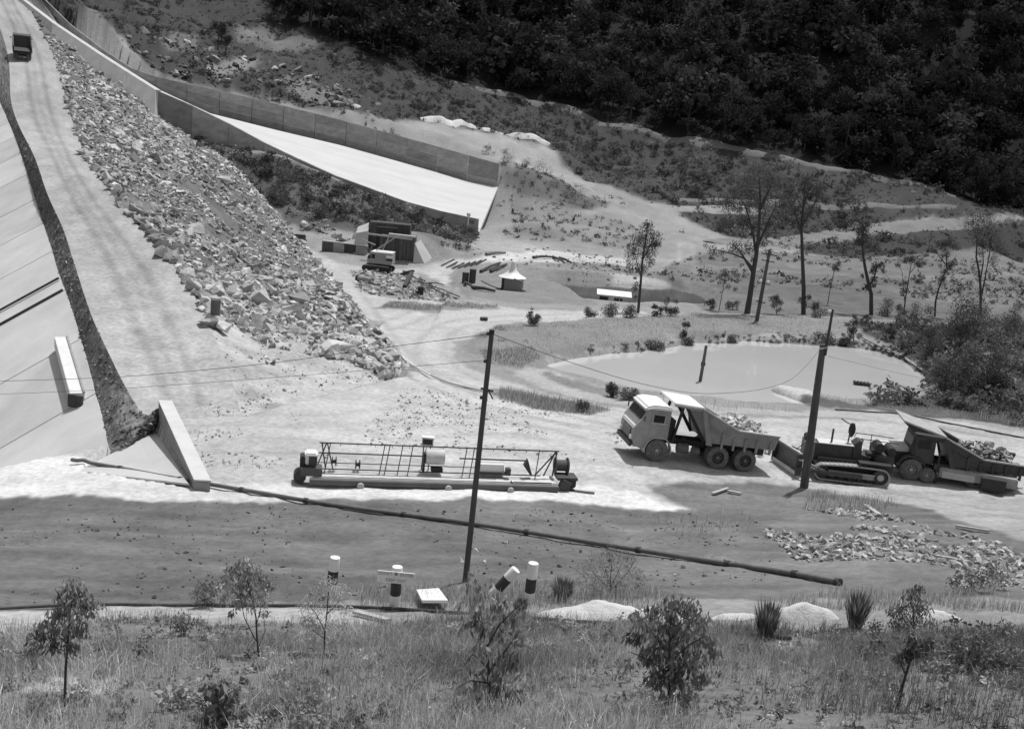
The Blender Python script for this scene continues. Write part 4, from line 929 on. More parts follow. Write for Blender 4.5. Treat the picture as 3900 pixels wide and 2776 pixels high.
MB().box((L + .25, .55, .62), (.9, .8, .12)).build('winch_bed', m_dark, sc); MB().box((L + .45, .4, .42), (.4, .5, .4)).build('end_gearbox', m_black, sc, bevel=.05); MB().box((L + .15, .2, .38), (.4, .4, .4), (0, .4, 0)).build('end_bracket', m_dark, sc)
for x in (2.2, 5.9, 8.6): MB().lathe([(0, -.12), (.14, -.1), (.15, 0), (.14, .1), (0, .12)], (x, -.18, .15), 'y', 14).build('support_roller', m_pale, sc, smooth=True)
MB().box((L + .9, .0, .08), (1.1, .25, .14), (0, 0, -.25)).build('skid_plate', m_dark, sc)
# lamp box on two posts behind it
p = G(1612, 1790); nb_ = empty('control_box', 'small dark fronted box on two thin posts behind the screed', 'control box', p, .05)
bx = MB().box((.1, .0, 1.35), (.5, .3, .34)).build('box_body', m_pale, nb_); MB().box((.1, -.16, 1.36), (.4, .03, .22)).build('dark_front', m_black, nb_); MB().box((.1, 0, 1.54), (.56, .36, .05)).build('box_lid', m_white, nb_)
for x in (-.06, .24): MB().beam((x - .03, 0, -.1), (x, 0, 1.2), .05, .05).build('leg', m_dark, nb_)

# crawler crane by the outlet
p = at_d(1442, 1026, 130.5); p.z = Hz(p.x, p.y) + .0
cr = empty('crawler_crane', 'small crawler crane with lattice boom in front of the outlet structure', 'crawler crane', p, math.radians(176))
for s in (1, -1):
    MB().prism(arc(1.45, .4, .38, -90, 90, 8) + arc(-1.45, .36, .34, 90, 270, 8), min(.75 * s, 1.2 * s), max(.75 * s, 1.2 * s)).build('track', m_black, cr)
    MB().prism(arc(1.45, .44, .36, 40, 90, 4) + [(-1.4, .74), (-1.4, .70), (1.45, .74)], min(.74 * s, 1.21 * s), max(.74 * s, 1.21 * s)).build('track_top', m_pale, cr)
MB().cyl((0, 0, .7), (0, 0, 1.0), .7, n=18).build('turntable', m_dark, cr)
ho = MB().prism([(1.25, 1.0), (1.25, 1.7), (.85, 2.3), (-1.7, 2.3), (-1.75, 1.0)], -1.05, 1.05).build('house', mat('crane_paint', .30, .6, .15, 2), cr, bevel=.04)
MB().prism([(.95, 2.3), (.85, 2.42), (-1.7, 2.42), (-1.7, 2.3)], -1.1, 1.1).build('roof', m_white, cr)
MB().box((.55, 1.06, 1.85), (.42, .04, .5)).build('window', m_glass, ho); MB().box((1.02, 1.06, 1.75), (.3, .04, .4)).build('window', m_glass, ho)
MB().box((-1.45, 1.07, 1.95), (.85, .06, .35)).build('rear_hatch', m_white, ho); MB().box((-1.45, 1.07, 1.6), (.75, .05, .26)).build('vent', m_black, ho)
bm_ = MB()
for y in (-.22, .22):
    for z in (0, .3): bm_.beam((.5 - z * .5, y, 2.4 + z), (-2.0 - z * .2, y * .7, 4.4 + z * .4), .05, .05)
for k in range(8):
    f = k / 8; x = .5 - 2.5 * f; z = 2.4 + 2.0 * f; bm_.beam((x, -.2, z), (x - .3, .2, z + .25), .03, .03)
bm_.build('boom', m_pale, cr)
MB().beam((.6, 0, 3.1), (2.3, 0, 3.6), .1, .14).build('jib', m_pale, cr); MB().beam((1.2, .3, 1.4), (1.0, .1, 3.0), .04, .04).beam((1.3, 0, 2.5), (2.3, 0, 3.55), .03, .03).build('stay', m_pale, cr)
# ------------------------------------------------------------------ BUILDINGS, POLES, SIGNS, PIPES, TIMBER
m_form = mat('form_board', .085, .9, .3, 1.5, .2, 10, rnd=.3, stretch=(3, 3, .6))
p = at_d(1500, 1004, 135.5); p.z = Hz(p.x, p.y) - .2
bk = empty('outlet_structure', 'dark formwork covered outlet structure against the bank below the spillway', 'outlet structure', p, math.radians(2))
MB().box((.2, 2.6, 1.5), (4.2, 4.6, 3.3)).build('chamber', m_form, bk)
for k in range(9): MB().box((-1.75 + k * .49, .22, 1.55 + random.uniform(-.1, .1)), (.45, .12, 3.2)).build('form_board', m_form, bk)
MB().box((-1.1, 4.2, 2.2), (5.2, 2.6, 4.6)).build('rear_block', mat('dark_concrete', .07, .9, .25, 1, .2, 8), bk)  # rear block in one dark concrete tone
for k in range(8): MB().box((-3.5 + k * .52, 2.85, 2.4), (.48, .12, 4.0)).build('form_board', m_form, bk)
MB().box((-.7, .08, 3.15), (5.6, .22, .2), (0, .035, 0)).build('waling', m_woodp, bk); MB().box((.8, .4, 3.42), (3.4, .9, .14), (0, .02, 0)).build('roof_plank', m_woodp, bk)
MB().box((-1.4, 2.7, 4.0), (2.6, .2, .16)).build('waling', m_wood, bk)
MB().add([(-5.2, 2.0, 3.0), (-3.7, 1.8, 3.4), (-3.7, 3.6, 4.4), (-5.2, 4.0, 3.6), (-5.4, 1.4, -.2), (-3.6, 1.2, -.2), (-3.6, 4, -.2), (-5.4, 4, -.2)], [(0, 1, 2, 3), (4, 5, 1, 0), (5, 6, 2, 1), (6, 7, 3, 2), (7, 4, 0, 3)]).build('spray_concrete', m_conc_mid, bk)
MB().add([(2.4, .3, 2.6), (3.0, 2.0, 2.9), (5.2, 1.6, .0), (4.0, -.4, -.1), (2.4, -.3, -.1)], [(0, 1, 2, 3), (0, 3, 4)]).build('spoil_bank', m_conc, bk)
for q in ((-2.0, -1.0, 2.0), (-2.2, .0, 1.4)): MB().beam((q[0], q[1], 0), (q[0] + 1.2, q[1] + .8, q[2] + 1.2), .1, .1).build('prop', m_woodp, bk)
p = at_d(1320, 968, 137); p.z = Hz(p.x, p.y) - .1
lw = empty('low_concrete_wall', 'low grey concrete wall left of the outlet structure', 'concrete wall', p, math.radians(-10))
for k in range(4): MB().box((-2.6 + k * 1.5, .2, .55), (1.46, .4, 1.3)).build('wall_panel', m_form if k in (0, 2) else m_conc_wall, lw)
MB().box((-.3, .15, 1.26), (6.0, .5, .12)).build('wall_top', m_conc, lw)
p = at_d(1140, 925, 142); p.z = Hz(p.x, p.y)
wd_ = empty('wheeled_compressor', 'small dark wheeled compressor at the foot of the rock slope', 'compressor', p, .2)
MB().box((0, 0, .8), (1.6, .8, .7)).build('body', m_dark, wd_, bevel=.08); wheel(wd_, -.5, -.5, r=.38, w=.16, out=-1); wheel(wd_, .55, -.5, r=.38, w=.16, out=-1)

# hut with a cowled roof
p = at_d(1937, 1108, 117.5); p.z = Hz(p.x, p.y) - .05
hu = empty('pump_hut', 'small grey hut with flared white roof and chimney cowl between the ponds', 'hut', p, math.radians(-12))
MB().box((.25, .9, .75), (1.9, 1.8, 1.55)).build('wall', mat('hut_sheet', .26, .8, .12, 3, .1, 10, stretch=(6, 6, 1)), hu)
MB().box((-.72, -.02, .72), (.26, .08, 1.5)).build('door_post', m_black, hu)
MB().lathe([(1.55, 1.42), (1.3, 1.55), (.75, 1.85), (.42, 2.2), (.3, 2.5), (.28, 3.0), (.2, 3.15), (0, 3.2)], (.1, .85, 0), 'z', 18).build('roof', m_white, hu, smooth=True)
MB().beam((.5, -.4, 1.5), (1.9, .6, 1.0), .9, .05).build('awning', m_white, hu)
MB().tube([(-.8, -.3, .1), (-2.0, -.2, .35), (-3.2, .1, .7)], .06).build('delivery_pipe', m_dark, hu)
# raft with white roof
p = at_z(2335, 1160, WZ2); ra = empty('pump_raft', 'floating pump raft with long white roof on the dark pond', 'raft', p, math.radians(-2))
MB().box((0, 0, .12), (3.6, 1.3, .4)).build('deck', m_black, ra)
MB().box((0, .1, 1.22), (3.8, 1.7, .08), (.22, 0, 0)).build('roof', m_white, ra, bevel=.01)
for x in (-1.7, -.55, .6, 1.7): MB().beam((x, -.5, .3), (x, -.5, 1.1), .08, .08).beam((x, .5, .3), (x, .5, 1.35), .08, .08).build('roof_post', m_pale, ra)
MB().box((-1.1, .1, .5), (.9, .6, .5)).build('pump', m_black, ra); MB().box((.5, -.1, .5), (.9, .5, .45)).build('engine', m_dark, ra)

# upright steel pipe with pale lid in the rocks
p = at_d(818, 1226, 66.2); kk = int(np.argmin(np.abs(RV[:, 3, 1] - 66.2))); p.z += .12
pp = empty('steel_pipe_stub', 'dark upright steel pipe with pale lid at the edge of the rock slope', 'pipe', p)
MB().cyl((0, 0, -.4), (.02, 0, 1.28), .3, n=20).build('pipe', mat('stub_grey', .115, .6, .15, 3), pp, smooth=True); MB().cyl((.02, 0, 1.28), (.02, 0, 1.42), .33, n=20).build('lid', m_pale, pp)

# drums
for i, (x, y, lab) in enumerate(((1772, 1066, 'left and lower of two dark upright drums beside the hut'), (1800, 1052, 'right and taller of two dark upright drums beside the hut'))):
    p = at_d(x, y, 122); p.z = Hz(p.x, p.y)
    t = empty('oil_drum', lab, 'drum', p, 0, 'dark drums near the hut')
    MB().cyl((0, 0, 0), (0, 0, 1.15 + .35 * i), .38, n=18).build('barrel', m_dark, t, smooth=True); MB().cyl((0, 0, 1.15 + .35 * i), (0, 0, 1.2 + .35 * i), .4, n=18).build('rim', m_black, t)
p = G(1842, 1222); t = empty('lying_drums', 'two dark cans lying together on the pale yard', 'cans', p, .3)
MB().cyl((-.25, 0, .17), (.0, .1, .17), .17, n=12).build('can', m_dark, t); MB().cyl((.08, .05, .17), (.32, .1, .17), .17, n=12).build('can', m_dark, t)

# small white marker post with round head by the spillway end
p = at_d(1779, 880, 163.5); p.z = Hz(p.x, p.y); t = empty('marker_post', 'thin white post with round head below the spillway end', 'post', p)
MB().cyl((0, 0, 0), (.05, 0, 2.3), .09, n=8).build('post', m_white, t); MB().lathe([(0, .35), (.25, .28), (.33, 0), (.2, -.25), (0, -.3)], (.05, 0, 2.5), 'z', 12).build('head', m_white, t, smooth=True)

# ------------------------------------------------------------------ poles and wires
def pole(px, py, tx, ty, r0, r1, label, d=None):
    b = at_d(px, py, d) if d else G(px, py); rr = ray(tx, ty); n_ = Vector((0, 1, 0))
    top = CAM + rr * (b.y / rr.y)                      # a little to the side only: the pole stands in the plane across the view
    t = empty('utility_pole', label, 'pole', b); v = top - b
    MB().tube([v * -.06, v * .3, v * .7, v], [r0, r0 * .85 + r1 * .15, r0 * .4 + r1 * .6, r1], 12).build('shaft', mat('pole_wood', .10, .85, .3, 3, .3, 20, stretch=(4, 4, .4)), t, smooth=True)
    return t, b, v
t, b1, v1 = pole(1772, 2215, 1874, 1256, .085, .065, 'slender dark pole carrying two wires rising in front of the screed')
for f, nm in ((.985, 'insulator'), (.88, 'insulator'), (.74, 'insulator')):
    MB().cyl(v1 * f + Vector((-.14, 0, 0)), v1 * f + Vector((-.06, 0, .0)), .05, n=10).build(nm, m_dark, t)
MB().beam(v1 * .775 + Vector((-.14, 0, 0)), v1 * .775 + Vector((.22, 0, -.05)), .05, .05).cyl(v1 * .775 + Vector((.05, 0, 0)), v1 * .755 + Vector((.22, 0, -.12)), .02).build('step_bracket', m_dark, t)
MB().cyl(v1 * .985, v1 * 1.0, .075, n=10).build('cap', m_black, t)
PT1 = b1 + v1 * .985; PT1b = b1 + v1 * .885
b = G(3062, 1856); rr = ray(3135, 1312); top = CAM + rr * (b.y / rr.y); v2 = top - b; rr = ray(3172, 1178); tp2 = CAM + rr * (b.y / rr.y) - b
t = empty('utility_pole', 'thick rough timber pole with thin extension in front of the bulldozer', 'pole', b)
MB().tube([v2 * -.05, v2 * .25, v2 * .5, v2 * .75, v2], [.2, .19, .18, .165, .14], 14).build('shaft', mat('rough_log', .115, .95, .35, 2.5, .6, 14, stretch=(4, 4, .5)), t, smooth=True)
MB().tube([v2 * .93 + Vector((.12, -.1, 0)), tp2], [.07, .06], 8).build('extension_rod', m_dark, t)
MB().cyl(tp2 + Vector((-.2, 0, -.1)), tp2 + Vector((-.02, 0, -.1)), .05, n=8).build('insulator', m_white, t)
MB().cyl(v2 * .97 + Vector((-.22, -.2, 0)), v2 * .99 + Vector((.2, -.2, 0)), .03, n=6).build('binding_wire', m_pale, t)
PT2 = b + v2 * .96 + Vector((-.2, -.2, 0)); PT2r = b + v2 * .93 + Vector((.22, -.2, 0))
t, bb, vv = pole(2660, 1490, 2690, 1316, .13, .10, 'short thin pole standing at the near edge of the pale pond')
MB().box(vv * .6, (.3, .2, .25)).build('junction_box', m_dark, t)
t, bb, vv = pole(2882, 1222, 2932, 950, .2, .13, 'pole with several crossarms and white insulators beside the tall forked tree')
for f, w_ in ((.93, 1.5), (.84, 1.3), (.53, 1.2), (.27, .9)):
    MB().beam(vv * f + Vector((-w_ / 2, -.15, .06)), vv * f + Vector((w_ / 2, -.15, -.06)), .1, .1).build('crossarm', m_woodd, t)
for x, f in ((-.35, .555), (.35, .55), (.3, .47)): MB().lathe([(.0, .2), (.12, .15), (.16, 0), (.1, -.12), (0, -.14)], vv * f + Vector((x, -.2, 0)), 'z', 10).build('insulator', m_white, t, smooth=True)
m_wire = mat('wire', .03, .6, .1, 1)
def wire(pts, d0, d1, r, label, first=None, last=None):
    P = []
    for i, (x, y) in enumerate(pts):
        f = (x - pts[0][0]) / (pts[-1][0] - pts[0][0]); P.append(at_d(x, y, d0 + (d1 - d0) * f))
    if first is not None: P[0] = first
    if last is not None: P[-1] = last
    P = catmull(P, 28); return solo(MB().tube(P, r, 4), 'overhead_wire', m_wire, label, 'wire', 'wires on the poles', loc=P[0])
wire([(-420, 1462), (78, 1449), (500, 1432), (1000, 1386), (1400, 1332), (1868, 1262)], 40, b1.y, .008, 'upper wire from the left edge to the top of the slender pole', None, PT1)
wire([(-420, 1515), (78, 1498), (500, 1477), (1000, 1441), (1400, 1410), (1860, 1362)], 40, b1.y, .006, 'lower faint wire from the left edge to the slender pole', None, PT1b)
wire([(1878, 1262), (2150, 1372), (2400, 1450), (2600, 1492), (2740, 1498), (2900, 1482), (3020, 1440), (3128, 1372)], b1.y, b.y, .009, 'sagging wire from the slender pole to the thick pole over the dump truck', PT1, PT2)
wire([(3150, 1352), (3240, 1377), (3420, 1420), (3650, 1462), (4100, 1500)], b.y, 54, .006, 'thin wire running right from the thick pole past the pond', PT2r)

# ------------------------------------------------------------------ guide posts with sign
m_wpost = mat('post_white', .78, .7, .08, 6); m_bpost = mat('post_black', .05, .7, .2, 6)
def guide(px, py, label, tilt=0.0, hgt=1.08, r=.135):
    p = G(px, py); t = empty('guide_post', label, 'guide post', p, 0, 'black and white guide posts along the track', rot=(0, tilt, 0))
    MB().cyl((0, 0, -.2), (0, 0, .34), r, n=22).build('white_base', m_wpost, t, smooth=True)
    MB().cyl((0, 0, .34), (0, 0, .72), r * .985, n=22).build('black_band', m_bpost, t, smooth=True)
    MB().lathe([(r, .72), (r, hgt - .03), (r * .93, hgt), (0, hgt)], (0, 0, 0), 'z', 22).build('white_top', m_wpost, t, smooth=True)
    return t
guide(1258, 2268, 'white topped guide post at far left of the four standing behind a feathery shrub', .06)
gs = guide(1502, 2312, 'black and white guide post with the signboard fixed on it')
guide(1866, 2275, 'tilted guide post leaning to the right above the leafy sapling', .62, 1.05)
guide(2012, 2300, 'rightmost guide post standing beside the pale sand heap', .02, 1.12)
sb = MB().box((0, -.16, .86), (.92, .03, .30)).build('signboard', m_wpost, gs, bevel=.004)
MB().cyl((0, -.165, .97), (0, -.2, .97), .045, n=12).build('bolt', mat('bolt_grey', .25, .5, .1, 5), sb)
def letters(body, size, x, z, par):
    cu_ = bpy.data.curves.new('lettering', 'FONT'); cu_.body = body; cu_.size = size; cu_.align_x = 'CENTER'; cu_.align_y = 'CENTER'; cu_.extrude = .003
    tmp = bpy.data.objects.new('tmp', cu_); COL.objects.link(tmp); dg = bpy.context.evaluated_depsgraph_get()
    me = bpy.data.meshes.new_from_object(tmp.evaluated_get(dg)); bpy.data.objects.remove(tmp); me.name = 'lettering'
    me.materials.clear(); me.materials.append(mat('faded_letters', .33, .8, .2, 4)); o = bpy.data.objects.new('lettering', me); COL.objects.link(o)
    o.rotation_euler = (math.pi / 2, 0, 0); o.location = (x, -.1785, z); o.parent = par
letters("DON'T", .11, -.27, .945, sb); letters('ENTER', .11, .26, .945, sb); letters('KEEP OUT', .11, 0, .79, sb)

# ------------------------------------------------------------------ pipes and hoses
def ground_line(pts, lift, n):
    P = [G(x, y, lift) for x, y in pts]; Q = catmull(P, n)
    for q in Q: q.z = max(q.z, Hz(q.x, q.y) + lift * .6)
    return Q
Q = ground_line([(272, 1768), (480, 1798), (740, 1842), (1000, 1887), (1300, 1936), (1800, 2003), (2300, 2083), (2700, 2147), (3000, 2192), (3190, 2228)], .10, 61)
for k in range(10): Q[k].z += .12 * (1 - k / 10)
lp = empty('delivery_pipeline', 'long dark pipeline running diagonally down across the dark earth slope', 'pipeline', Q[0])
for k in range(10):
    seg = Q[k * 6:k * 6 + 7]; MB().tube(seg, .085, 10).build('pipe_section', mat('dull_pipe', .13, .6, .25, 3), lp, smooth=True, world=True)
    d = (seg[-1] - seg[-2]).normalized(); MB().cyl(seg[-1] - d * .08, seg[-1] + d * .08, .115, n=12).build('pipe_joint', m_dark, lp, world=True)
Q = ground_line([(-90, 2330), (300, 2310), (700, 2312), (1100, 2313), (1400, 2320), (1700, 2338), (2000, 2360), (2400, 2388), (2700, 2412), (3010, 2440)], .06, 50)
o = solo(MB().tube(Q, .045, 8), 'water_hose', m_dark, 'thin dark pipe lying along the track above the grass', 'hose', smooth=True)
Q = ground_line([(1366, 1186), (1420, 1250), (1490, 1326), (1560, 1388), (1680, 1452), (1800, 1486), (1950, 1516)], .10, 40)
lp = empty('toe_pipe', 'pale thin pipe curving along the foot of the rock slope', 'pipe', Q[0])
for k in range(6):
    seg = Q[k * 6:k * 6 + 7]
    if len(seg) > 2: MB().tube(seg, .06, 6).build('pipe_section', m_white if k < 4 else m_pale, lp, world=True)
Q = ground_line([(3180, 1562), (3330, 1572), (3450, 1582), (3600, 1612), (3767, 1645), (3960, 1682)], .05, 40)
solo(MB().tube(Q, .05, 6), 'water_hose', m_dark, 'dark hose lying on the pale ground at the right behind the trucks', 'hose', smooth=True)
for (x0, y0), (x1, y1), lab in (((3282, 1294), (3432, 1362), 'pale pole lying along the right bank of the pale pond'), ((3446, 1372), (3512, 1418), 'short pale pole end lying in the dark shrubs beside the pond')):
    A_, B_ = G(x0, y0, .2), G(x1, y1, .2); solo(MB().cyl(A_, B_, .085, .075, n=8), 'lying_pole', m_woodp, lab, 'pole', smooth=True)
# floating suction gear at the pond's right end
p = at_z(3282, 1468, WZ1); t = empty('floating_strainer', 'dark floating suction strainer on the pale pond', 'strainer', p, -.1)
for k in range(5): MB().cyl((-.5 + k * .25, -.15, .1), (-.5 + k * .25, .3, .16), .13, n=10).build('float_drum', m_black, t)
MB().beam((-.6, 0, .26), (.75, .1, .2), .1, .05).build('float_frame', m_dark, t)
p = at_z(3385, 1512, WZ1); t = empty('pump_stand', 'dark timber pump stand at the edge of the pale pond', 'pump stand', p, 0)
for x, y in ((-.9, 0), (-.6, .4), (.0, .2), (.35, .5)): MB().beam((x, y, -.5), (x + .05, y, .75), .1, .1).build('leg', m_woodd, t)
MB().beam((-.9, .1, .5), (.5, .3, .55), .25, .08).build('platform', m_woodd, t); MB().box((.1, .5, .85), (.4, .4, .5)).build('pump', m_black, t); MB().beam((-.2, .6, 1.3), (.45, .4, .6), .1, .1).build('brace', m_woodd, t)
for (x0, y0), (x1, y1), lab in (((3370, 1464), (3645, 1502), 'upper of two thin pipes leading from the pump stand to the right bank'), ((3360, 1502), (3650, 1514), 'lower of two thin pipes leading from the pump stand to the right bank')):
    A_, B_ = at_d(x0, y0, 75), at_d(x1, y1, 76.5); solo(MB().cyl(A_, B_, .04, n=6), 'suction_pipe', m_pale, lab, 'pipe', smooth=True)

# ------------------------------------------------------------------ timber, boards, sand
def plank(a, b, w, h, m, label, name='plank', lift=.1, l2=None, group=None, cat='plank'):
    A_, B_ = G(*a), G(*b); A_.z += lift; B_.z += lift if l2 is None else l2
    return solo(MB().beam(A_, B_, w, h), name, m, label, cat, group)
TP = [((1700, 1022), (1742, 1000)), ((1722, 1026), (1768, 1003)), ((1745, 1024), (1790, 1001)), ((1768, 1020), (1812, 997)), ((1790, 1016), (1834, 993)), ((1812, 1011), (1852, 990)), ((1680, 1015), (1730, 990))]
ORD = ('second', 'third', 'fourth', 'fifth', 'sixth', 'rightmost', 'leftmost')
for i, (a, b) in enumerate(TP): plank(a, b, .16, .07, m_woodd, ORD[i] + ' plank of the dark row laid out right of the outlet structure', group='planks laid out in the yard')
for a, b, l2, lab in (((1530, 1052), (1570, 1062), .9, 'dark beam jutting out of the rubble left of the leaning beam'), ((1540, 1098), (1566, 1072), 1.0, 'dark beam leaning steeply on the yard rubble'), ((1575, 1070), (1612, 1078), .2, 'dark plank lying beside the leaning beams')):
    plank(a, b, .4, .26, m_black, lab, 'beam', .2, l2, cat='beam')
for i, (a, b, lab) in enumerate((((1830, 1040), (1905, 1006), 'long log lying up the bank left of the hut'), ((1868, 1040), (1930, 1012), 'second log lying parallel behind the hut chimney'), ((2030, 986), (2100, 984), 'dark log on the crest of the far pond bank'), ((2105, 984), (2150, 1006), 'thin log slanting down the far pond bank'), ((2130, 988), (2175, 1006), 'thin log at the right of the far pond bank'), ((1770, 1084), (1800, 1100), 'short dark branch beside the yard road'), ((1800, 1102), (1885, 1116), 'long dark log along the yard road left of the hut'), ((1850, 974), (1925, 968), 'pale brown log beside the road to the spillway end'))):
    A_, B_ = G(*a), G(*b); A_.z += .2; B_.z += .2; solo(MB().tube([A_, A_.lerp(B_, .5) + Vector((0, 0, .1)), B_], [.2, .17, .12], 8), 'log', m_woodd if i != 7 else m_wood, lab, 'log', smooth=True)
for i, (pts, lab) in enumerate((([(1560, 1140), (1600, 1108), (1660, 1112), (1720, 1138), (1750, 1136)], 'long bent reinforcing rod arched over the yard rubble'), ([(1580, 1132), (1630, 1112), (1690, 1140), (1740, 1142)], 'second bent rod below the arched one'), ([(1600, 1090), (1650, 1094), (1690, 1090)], 'straight rod above the bent rods'))):
    P = [G(x, y, .15 + .35 * (0 < j < len(pts) - 1)) for j, (x, y) in enumerate(pts)]; solo(MB().tube(catmull(P, 14), .06, 5), 'steel_rod', m_dark, lab, 'rod')
p = G(1393, 1078); t = empty('culvert_pipe', 'dark short culvert pipe among the yard rubble', 'culvert', p, -.45)
MB().cyl((-.9, 0, .35), (.8, 0, .35), .36, n=16).build('barrel', m_body, t, smooth=True); MB().cyl((-1.1, 0, .35), (-.9, 0, .35), .42, n=16).build('collar', m_black, t)
p = G(1600, 1128); t = empty('oil_drum', 'dark drum standing in front of the bent rods', 'drum', p); MB().cyl((0, 0, 0), (.02, 0, .95), .3, n=14).build('barrel', m_black, t, smooth=True); MB().cyl((-.4, 0, 0), (-.4, 0, .5), .12, n=10).build('can', m_dark, t)
for a, b, w_, m, lab in (((3296, 1930), (3348, 1968), .22, m_woodp, 'pale plank on top of the rubble patch'), ((2712, 1886), (2772, 1866), .14, m_woodp, 'pale plank lying left on the dark mound'), ((2772, 1876), (2822, 1886), .16, m_woodp, 'second short pale plank on the dark mound'), ((1352, 2342), (1478, 2376), .16, m_woodp, 'pale plank lying in the grass below the signpost'), ((3640, 2010), (3767, 2030), .12, m_woodp, 'thin pale plank at the right edge above the rubble'), ((3560, 2125), (3690, 2150), .14, m_woodp, 'pale plank lying low in the rubble patch')):
    plank(a, b, w_, .07, m, lab, lift=.09)
c4 = [G(*q) for q in ((1583, 2279), (1668, 2273), (1703, 2322), (1604, 2322))]
for q in c4: q.z += .26
wb = slab8(c4, .07); solo(wb, 'white_board', m_white, 'white board lying flat in the grass right of the signpost', 'board')
def heap(px, py, wpx, hgt, label, dep=.55, seed=0):
    p = G(px, py); w_ = wpx / ppm(p) / 2; V = []; F = []; nr, na = 14, 44
    for i in range(nr + 1):
        for k in range(na):
            a_ = 2 * math.pi * k / na; r_ = i / nr; x = math.cos(a_) * r_ * w_; y = math.sin(a_) * r_ * w_ * dep
            z = hgt * (max(0, 1 - r_ * r_) ** 1.1) * (.85 + .5 * float(fbm(np.array(x * 1.1 + seed), np.array(y * 1.4), 4, seed))) + .05 * float(fbm(np.array(x * 5.0), np.array(y * 5.0), 3, seed)) * (1 - r_) - .10
            q = Vector((p.x + x, p.y + y, Hz(p.x + x, p.y + y) + z)); V.append(q)
    for i in range(nr):
        for k in range(na): F.append((i * na + k, i * na + (k + 1) % na, (i + 1) * na + (k + 1) % na, (i + 1) * na + k))
    o = solo(MB().add(V, F), 'sand_heap', mat('white_sand', .56, .95, .12, 4, .5, 14), label, 'sand heap', 'sand heaps along the track', smooth=True)
heap(2265, 2345, 500, .50, 'large pale sand heap behind the dark leafy bush', .5, 1)
heap(2480, 2352, 330, .34, 'low pale sand spread at the right side of the large heap', .5, 2)
heap(2800, 2352, 240, .36, 'small pale sand heap left of the grass tussock', .5, 3)
heap(3060, 2352, 300, .5, 'pale sand heap between two dark tussocks', .5, 4)
heap(3560, 2352, 260, .4, 'pale sand heap half hidden in weeds at the right', .5, 5)

# ------------------------------------------------------------------ loose stone on the ground
def gscatter(poly, n, s0, s1, t0, t1, kids, seed, name, mode='ln'):
    r = np.random.default_rng(seed); P = [G(*a) for a in poly]; xs = [p.x for p in P]; ys = [p.y for p in P]; X = []; Y = []
    while len(X) < n:
        x = r.uniform(min(xs), max(xs), 4 * n); y = r.uniform(min(ys), max(ys), 4 * n); m = in_poly(x, y, [(p.x, p.y) for p in P]); X += list(x[m]); Y += list(y[m])
    X = np.array(X[:n]); Y = np.array(Y[:n]); cl = fbm(X * .25, Y * .25, 3, seed); k = cl > -.12; X, Y = X[k], Y[k]; n = len(X)
    S = s0 * (s1 / s0) ** (r.uniform(0, 1, n) ** 2.2); Z = height(X, Y) + S * .12; P = np.stack([X, Y, Z], -1); T = r.uniform(t0, t1, n)
    o = np.argsort(-S); rr_ = random.Random(seed)
    for i in o[:kids]: rock_obj(P[i], float(S[i]), g, rr_)
    o = o[kids:]; return tag(scatter(name, P[o], S[o], T[o], m_rock, ROCKS, r), None, None, kind='stuff')
st = gscatter([(820, 1500), (1600, 1480), (2100, 1560), (2380, 1660), (2300, 1760), (1500, 1690), (1100, 1790), (780, 1790), (700, 1600)], 5500, .035, .26, .32, .56, 45, 21, 'floor_stones'); tag(st, 'broken stone scattered over the pale working floor', 'stones')
st = gscatter([(2900, 2010), (3080, 1940), (3300, 1945), (3520, 2000), (3767, 2060), (3960, 2140), (3900, 2240), (3400, 2230), (3050, 2160)], 5200, .05, .45, .16, .6, 90, 22, 'rubble_stones'); tag(st, 'broken stone of the rubble patch on the right slope', 'rubble')
st = gscatter([(1330, 1030), (1560, 1040), (1720, 1110), (1690, 1150), (1480, 1140), (1360, 1105)], 1500, .12, 1.1, .18, .55, 55, 23, 'yard_stones'); tag(st, 'broken stone heaped in the yard before the outlet', 'rubble')
st = gscatter([(-60, 1910), (1000, 1925), (2600, 1945), (3000, 1990), (2900, 2260), (2000, 2270), (700, 2290), (-60, 2300)], 1700, .04, .22, .06, .17, 20, 24, 'earth_clods'); tag(st, 'dark clods and stones on the earth slope', 'clods')
st = gscatter([(900, 210), (1250, 300), (1500, 460), (1150, 420), (640, 290), (420, 180), (560, 130)], 700, .5, 2.6, .06, .26, 40, 25, 'hillside_boulders'); tag(st, 'dark boulders strewn on the hillside above the spillway', 'boulders')
st = gscatter([(1100, 850), (1230, 840), (1360, 900), (1340, 960), (1180, 950)], 160, .4, 2.0, .2, .5, 20, 26, 'bank_boulders'); tag(st, 'pale boulders on the bank left of the outlet', 'boulders')
st = gscatter([(1840, 985), (1760, 960), (2100, 940), (2380, 985), (2540, 1060), (2350, 1080), (2050, 1040)], 500, .12, .7, .12, .4, 10, 27, 'pond_bank_stones'); tag(st, 'stones on the bank behind the dark pond', 'stones')
st = gscatter([(2860, 1690), (2960, 1690), (2970, 1730), (2880, 1745)], 60, .15, .6, .35, .55, 14, 28, 'spilled_stones'); tag(st, 'pale stones spilled between the dump truck and the blade', 'stones')
